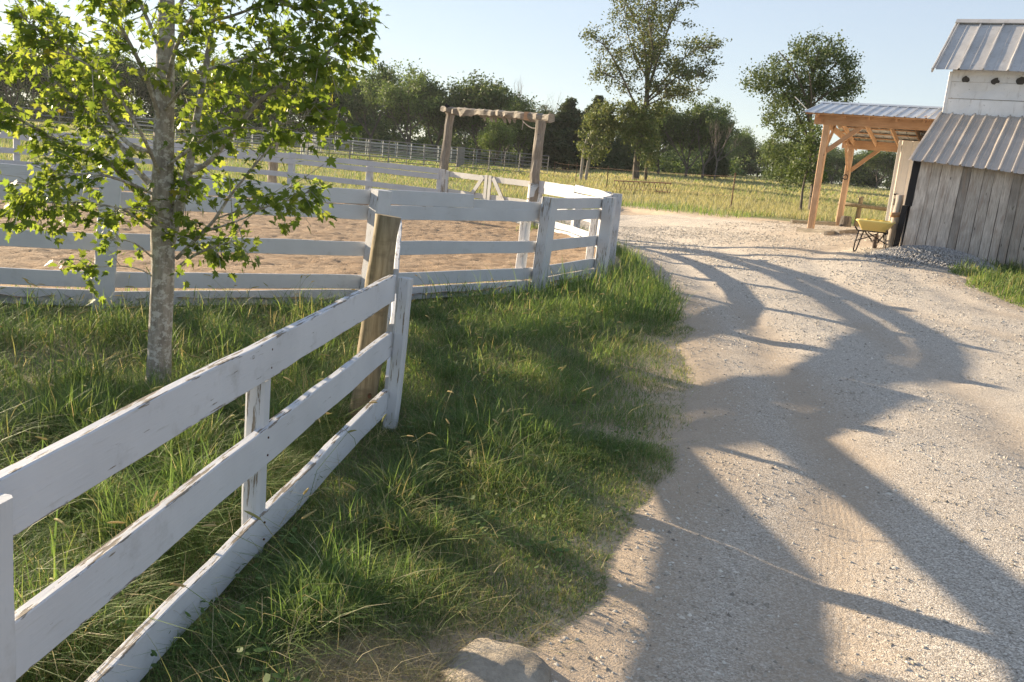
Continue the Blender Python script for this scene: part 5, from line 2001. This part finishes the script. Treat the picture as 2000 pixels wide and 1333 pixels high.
def corral(p, q, which, label, group):
    p, q = Vector(p), Vector(q)
    n = max(1, int(round((q - p).length / 3.1)))
    d = (q - p) / n
    for i in range(n):
        a_ = p + d * i
        o = bpy.data.objects.new('corral_panel', PM[which])
        lab = '%s, %s from its left end' % (label, ORD[i])
        COL.objects.link(o)
        o.location = (a_.x, a_.y, gz(a_.x, a_.y))
        o.rotation_euler = (0, 0, math.atan2(d.y, d.x))
        o.scale = (d.length / 3.1, 1, 1)
        tag(o, lab, 'fence panel', group)
corral((-40, 40), (-22, 46), 'dark', 'dark pipe panel, corral row behind the maple', 'left row of dark corral panels')
corral((-22, 46), (-5.2, 66), 'dark', 'dark pipe panel, near corral row left of the arch', 'near row of dark corral panels')
corral((-5.2, 66), (1.5, 72), 'dark', 'dark pipe panel, corral row seen through the arch', 'corral panels behind the arch')
corral((-30, 62), (-6, 84), 'pale', 'pale pipe panel, second corral row from the pen', 'second row of corral panels')
corral((-26, 80), (-3, 98), 'pale', 'pale pipe panel, farthest corral row on the left', 'third row of corral panels')
corral((-3, 98), (22, 140), 'pale', 'pale pipe panel, long corral row below the cedars', 'long right row of corral panels')
corral((-5.2, 66), (-6, 84), 'dark', 'dark pipe panel, cross row behind the arch', 'cross row of corral panels')
corral((-14, 56), (-17, 73), 'pale', 'pale pipe panel, cross row behind the maple', 'left cross row of corral panels')

tpm = MB()
tpm.box((0, 0, .62), (.035, .035, 1.34))
tpm.box((0, -.02, .62), (.012, .03, 1.34))
tme = bpy.data.meshes.new('fence_stake')
tme.from_pydata(tpm.V, [], tpm.F)
tme.materials.append(M['rust'])
stakes = [(1427, 408, 'rusty steel stake standing alone in the meadow left of the shelter'), (1184, 372, 'rusty steel stake left of the old steel truss'),
          (1123, 360, 'rusty steel stake between the pen gate and the truss'), (1081, 352, 'rusty steel stake just right of the log arch'),
          (1108, 346, 'rusty steel stake behind the pen gate, farther one'), (1755, 386, 'thin stake in the meadow behind the rail fence')]
spos = []
for x_, y_, lab in stakes:
    p = on_ground(x_, y_)
    o = bpy.data.objects.new('fence_stake', tme)
    COL.objects.link(o)
    o.location = p
    o.rotation_euler = (0, random.uniform(-.03, .05), 0)
    tag(o, lab, 'stake', 'steel fence stakes')
    spos.append(p)
# strands of wire between the stakes
mb = MB()
for hgt in (.45, .8, 1.15):
    for i in range(3):
        mb.tube([spos[i] + Vector((0, 0, hgt)), (spos[i] + spos[i + 1]) / 2 + Vector((0, 0, hgt - .05)), spos[i + 1] + Vector((0, 0, hgt))], .004, 3, False)
tag(mb.build('wire_strands', M['rust'], None, loc=spos[0]), 'thin wire strands strung between the rusty stakes in the meadow', 'wire')

# old steel bar joist lying on edge in the grass
ta, tb = on_ground(1197, 374), on_ground(1308, 381)
tj = thing('steel_truss', 'long rusty steel truss lying in the yellow grass by the tall tree', 'truss', ta)
def Tj(t, z):
    p = ta.lerp(tb, t)
    return Vector((p.x, p.y, gz(p.x, p.y) + z))
for z in (.12, .55):
    mb = MB()
    mb.tube([Tj(t / 6, z) for t in range(7)], .03, 4)
    mb.build('chord', M['rust'], tj)
for i in range(11):
    mb = MB()
    mb.tube([Tj(i / 11, .55), Tj((i + .5) / 11, .12), Tj((i + 1) / 11, .55)], .016, 4)
    mb.build('web_bar', M['rust'], tj)

# bushes along the meadow edge
for i, (x_, y_, h_) in enumerate(((1367, 333, 1.3), (1445, 345, 1.2), (1500, 350, .9))):
    p = on_ground(x_, y_)
    g = np.random.default_rng(300 + i)
    cl = [((g.normal(0, .5) * h_, g.normal(0, .5) * h_, abs(g.normal(.35, .25)) * h_), .35 * h_, 40) for _ in range(26)]
    V, F_, C = foliage(cl, .09, g, PAL_LIGHT, .9)
    o = place('bush', mesh_np('bush', V, [F_], False, {'tint': C}), M['foliage'], None, Matrix.Translation(p))
    tag(o, ('round bush at the meadow edge below the dark trees', 'low bush at the meadow edge right of the dead tree', 'smallest bush at the meadow edge near the willow')[i], 'bush')

# undergrowth filling the foot of the wood: one mass nobody could count
g = np.random.default_rng(400)
cl = []
for _ in range(820):
    px_ = g.uniform(-200, 1420)
    Y_ = g.uniform(112, 150)
    p = at(px_, 300, Y_)
    hgt = g.uniform(.8, 3.0) if Y_ < 122 else g.uniform(1.5, 6.8)
    z0 = gz(p.x, Y_)
    for k_ in range(4):
        cl.append(((p.x + g.normal(0, .9), Y_ + g.normal(0, .8), z0 + hgt * g.uniform(.1, .95)), .9, 34))
for _ in range(170):
    px_ = g.uniform(1400, 1850)
    Y_ = g.uniform(155, 185)
    p = at(px_, 340, Y_)
    z0 = gz(p.x, Y_)
    for k_ in range(3):
        cl.append(((p.x + g.normal(0, .9), Y_, z0 + g.uniform(.2, 3.0)), 1.0, 30))
V, F_, C = foliage(cl, .2, g, PAL_OAK, .9)
kind(place('wood_undergrowth', mesh_np('wood_undergrowth', V, [F_], False, {'tint': C}), M['foliage']), 'stuff')

# ------------------------------------------------------------------ evening haze in the air
mb = MB()
mb.box((0, 250, 9.0), (1100, 800, 24.0))
haze = mb.build('haze', None, None)
hm = bpy.data.materials.new('thin_haze')
hm.use_nodes = True
hm.node_tree.nodes.remove(hm.node_tree.nodes['Principled BSDF'])
pv = hm.node_tree.nodes.new('ShaderNodeVolumePrincipled')
pv.inputs['Color'].default_value = (.92, .95, 1.0, 1)
pv.inputs['Density'].default_value = .00017
pv.inputs['Anisotropy'].default_value = .3
hm.node_tree.links.new(pv.outputs[0], hm.node_tree.nodes['Material Output'].inputs['Volume'])
haze.data.materials.append(hm)
kind(haze, 'stuff')
print('triangles', sum(len(m.loops) - 2 * len(m.polygons) for m in bpy.data.meshes))
